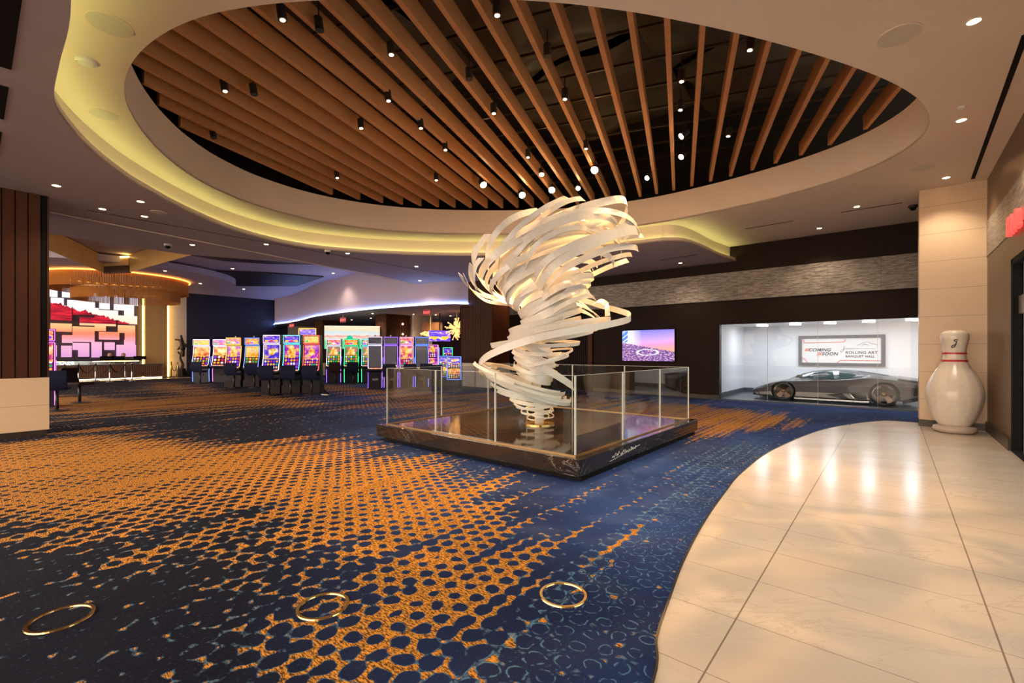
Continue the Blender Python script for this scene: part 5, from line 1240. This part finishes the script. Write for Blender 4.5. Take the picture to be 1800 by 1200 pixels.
# round speakers, detectors, cameras
for px, py, z, r, lb, g in [(192,42,ZM,.2,'large round flush speaker in the lime lit ceiling ring, upper left',1),(182,201,ZM,.17,'smaller round flush speaker in the lime lit ceiling ring below the fire detector',1),(1580,62,ZM,.2,'large round flush speaker in the cream ceiling on the right',1),(1622,294,ZM,.18,'faint round flush speaker in the cream ceiling near the pillar',1),(279,373,ZL,.15,'small round flush speaker in the grey ceiling at left',1)]:
    p = atz(px, py, z); o = thing('ceiling_speaker', lb, 'speaker', p, 0, 'flush ceiling speakers')
    MB().lathe([(r, 0), (r, -.006), (r * .94, -.009)], p, 32, caps=False).build('rim', M['ceil'], o, True); MB().lathe([(r * .94, -.008), (r * .94, -.002)], p, 32).build('grille', flat('speaker mesh', (.64, .57, .47), .6), o, True)
p = atz(151, 106, ZM); o = thing('fire_detector', 'white round fire strobe with red FIRE lettering on the ring ceiling', 'fire detector', p)
MB().lathe([(.10, 0), (.10, -.025), (.07, -.045), (.001, -.05)], p, 28).build('housing', M['white'], o, True, smooth=False)
text('lettering', 'FIRE', .045, frame(p + Vector((-.03, -.065, -.042)) , (RV.x, RV.y, 0), (-FV.x, -FV.y, 0)), M['red'], o, .002)
p = atz(1690, 188, ZM); o = MB().lathe([(.05, 0), (.05, -.02), (.03, -.03)], p, 20).build('smoke_sensor', M['white']); tag(o, 'tiny white sensor disc above the second right hand downlight', 'sensor')
for px, py, z, lb in ((295, 429, ZL, 'white dome security camera under the grey ceiling near the bead curtain'), (1605, 361, ZM, 'dark dome security camera beside the stone pillar'), (576, 440, ZL, 'small dome security camera under the lime cove')):
    p = atz(px, py, z); o = thing('security_camera', lb, 'security camera', p)
    MB().lathe([(.09, 0), (.09, -.04), (.075, -.055)], p, 20).build('housing', M['white'] if px < 1000 else M['blackmetal'], o, True); ico(.065, p + Vector((0, 0, -.06))).build('dome', M['black'], o, True, smooth=True)
# slot diffusers
for (a, b, z, w, lb) in [((1803,60),(1710,314),ZM,.06,'long black slot diffuser along the right side of the cream ceiling'),((1310,402),(1394,388),ZM,.03,'thin black slot diffuser in the cream ceiling, the left one'),((1478,373),(1586,356),ZM,.03,'thin black slot diffuser in the cream ceiling, near the dark camera'),((1161,457),(1224,447),ZL,.03,'thin slot diffuser in the lower ceiling left of the back wall'),((152,369),(810,487),ZL,.012,'long thin dark joint crossing the grey lower ceiling')]:
    p, q = atz(*a, z), atz(*b, z); p.z = q.z = z - .004
    tag(MB().bar(p, q, w, .006).build('slot_diffuser', M['black']), lb, 'air diffuser')
p, q = atz(88, 372, ZL), atz(700, 492, ZL); p.z = q.z = ZL - .012
tag(MB().bar(p, q, .05, .02).build('ceiling_batten', M['ceil']), 'thin pale batten running across the grey lower ceiling', 'batten')
for i, (x0, x1) in enumerate([(-7.12, -5.5), (-8.72, -7.62), (-10.42, -9.24)]):
    o = MB().box(x0, x1, .02, .29, ZL - .006, ZL - .001).build('air_vent', M['black']); tag(o, 'black rectangular ceiling vent at the left edge, ' + ['topmost', 'middle', 'lowest'][i] + ' of the three', 'vent', 'black vents at the left edge')
# carpet rings
for i, (px, py) in enumerate([(107,1087),(568,1065),(990,1045)]):
    p = atz(px, py); p.z = .0; o = MB().lathe([(.135, .0), (.138, .007), (.155, .007), (.158, .0)], p, 48, caps=False).build('brass_floor_ring', M['brass'])
    tag(o, 'thin brass ring set in the carpet, ' + ['left', 'middle', 'right'][i] + ' one of three', 'floor ring', 'brass rings in the carpet')
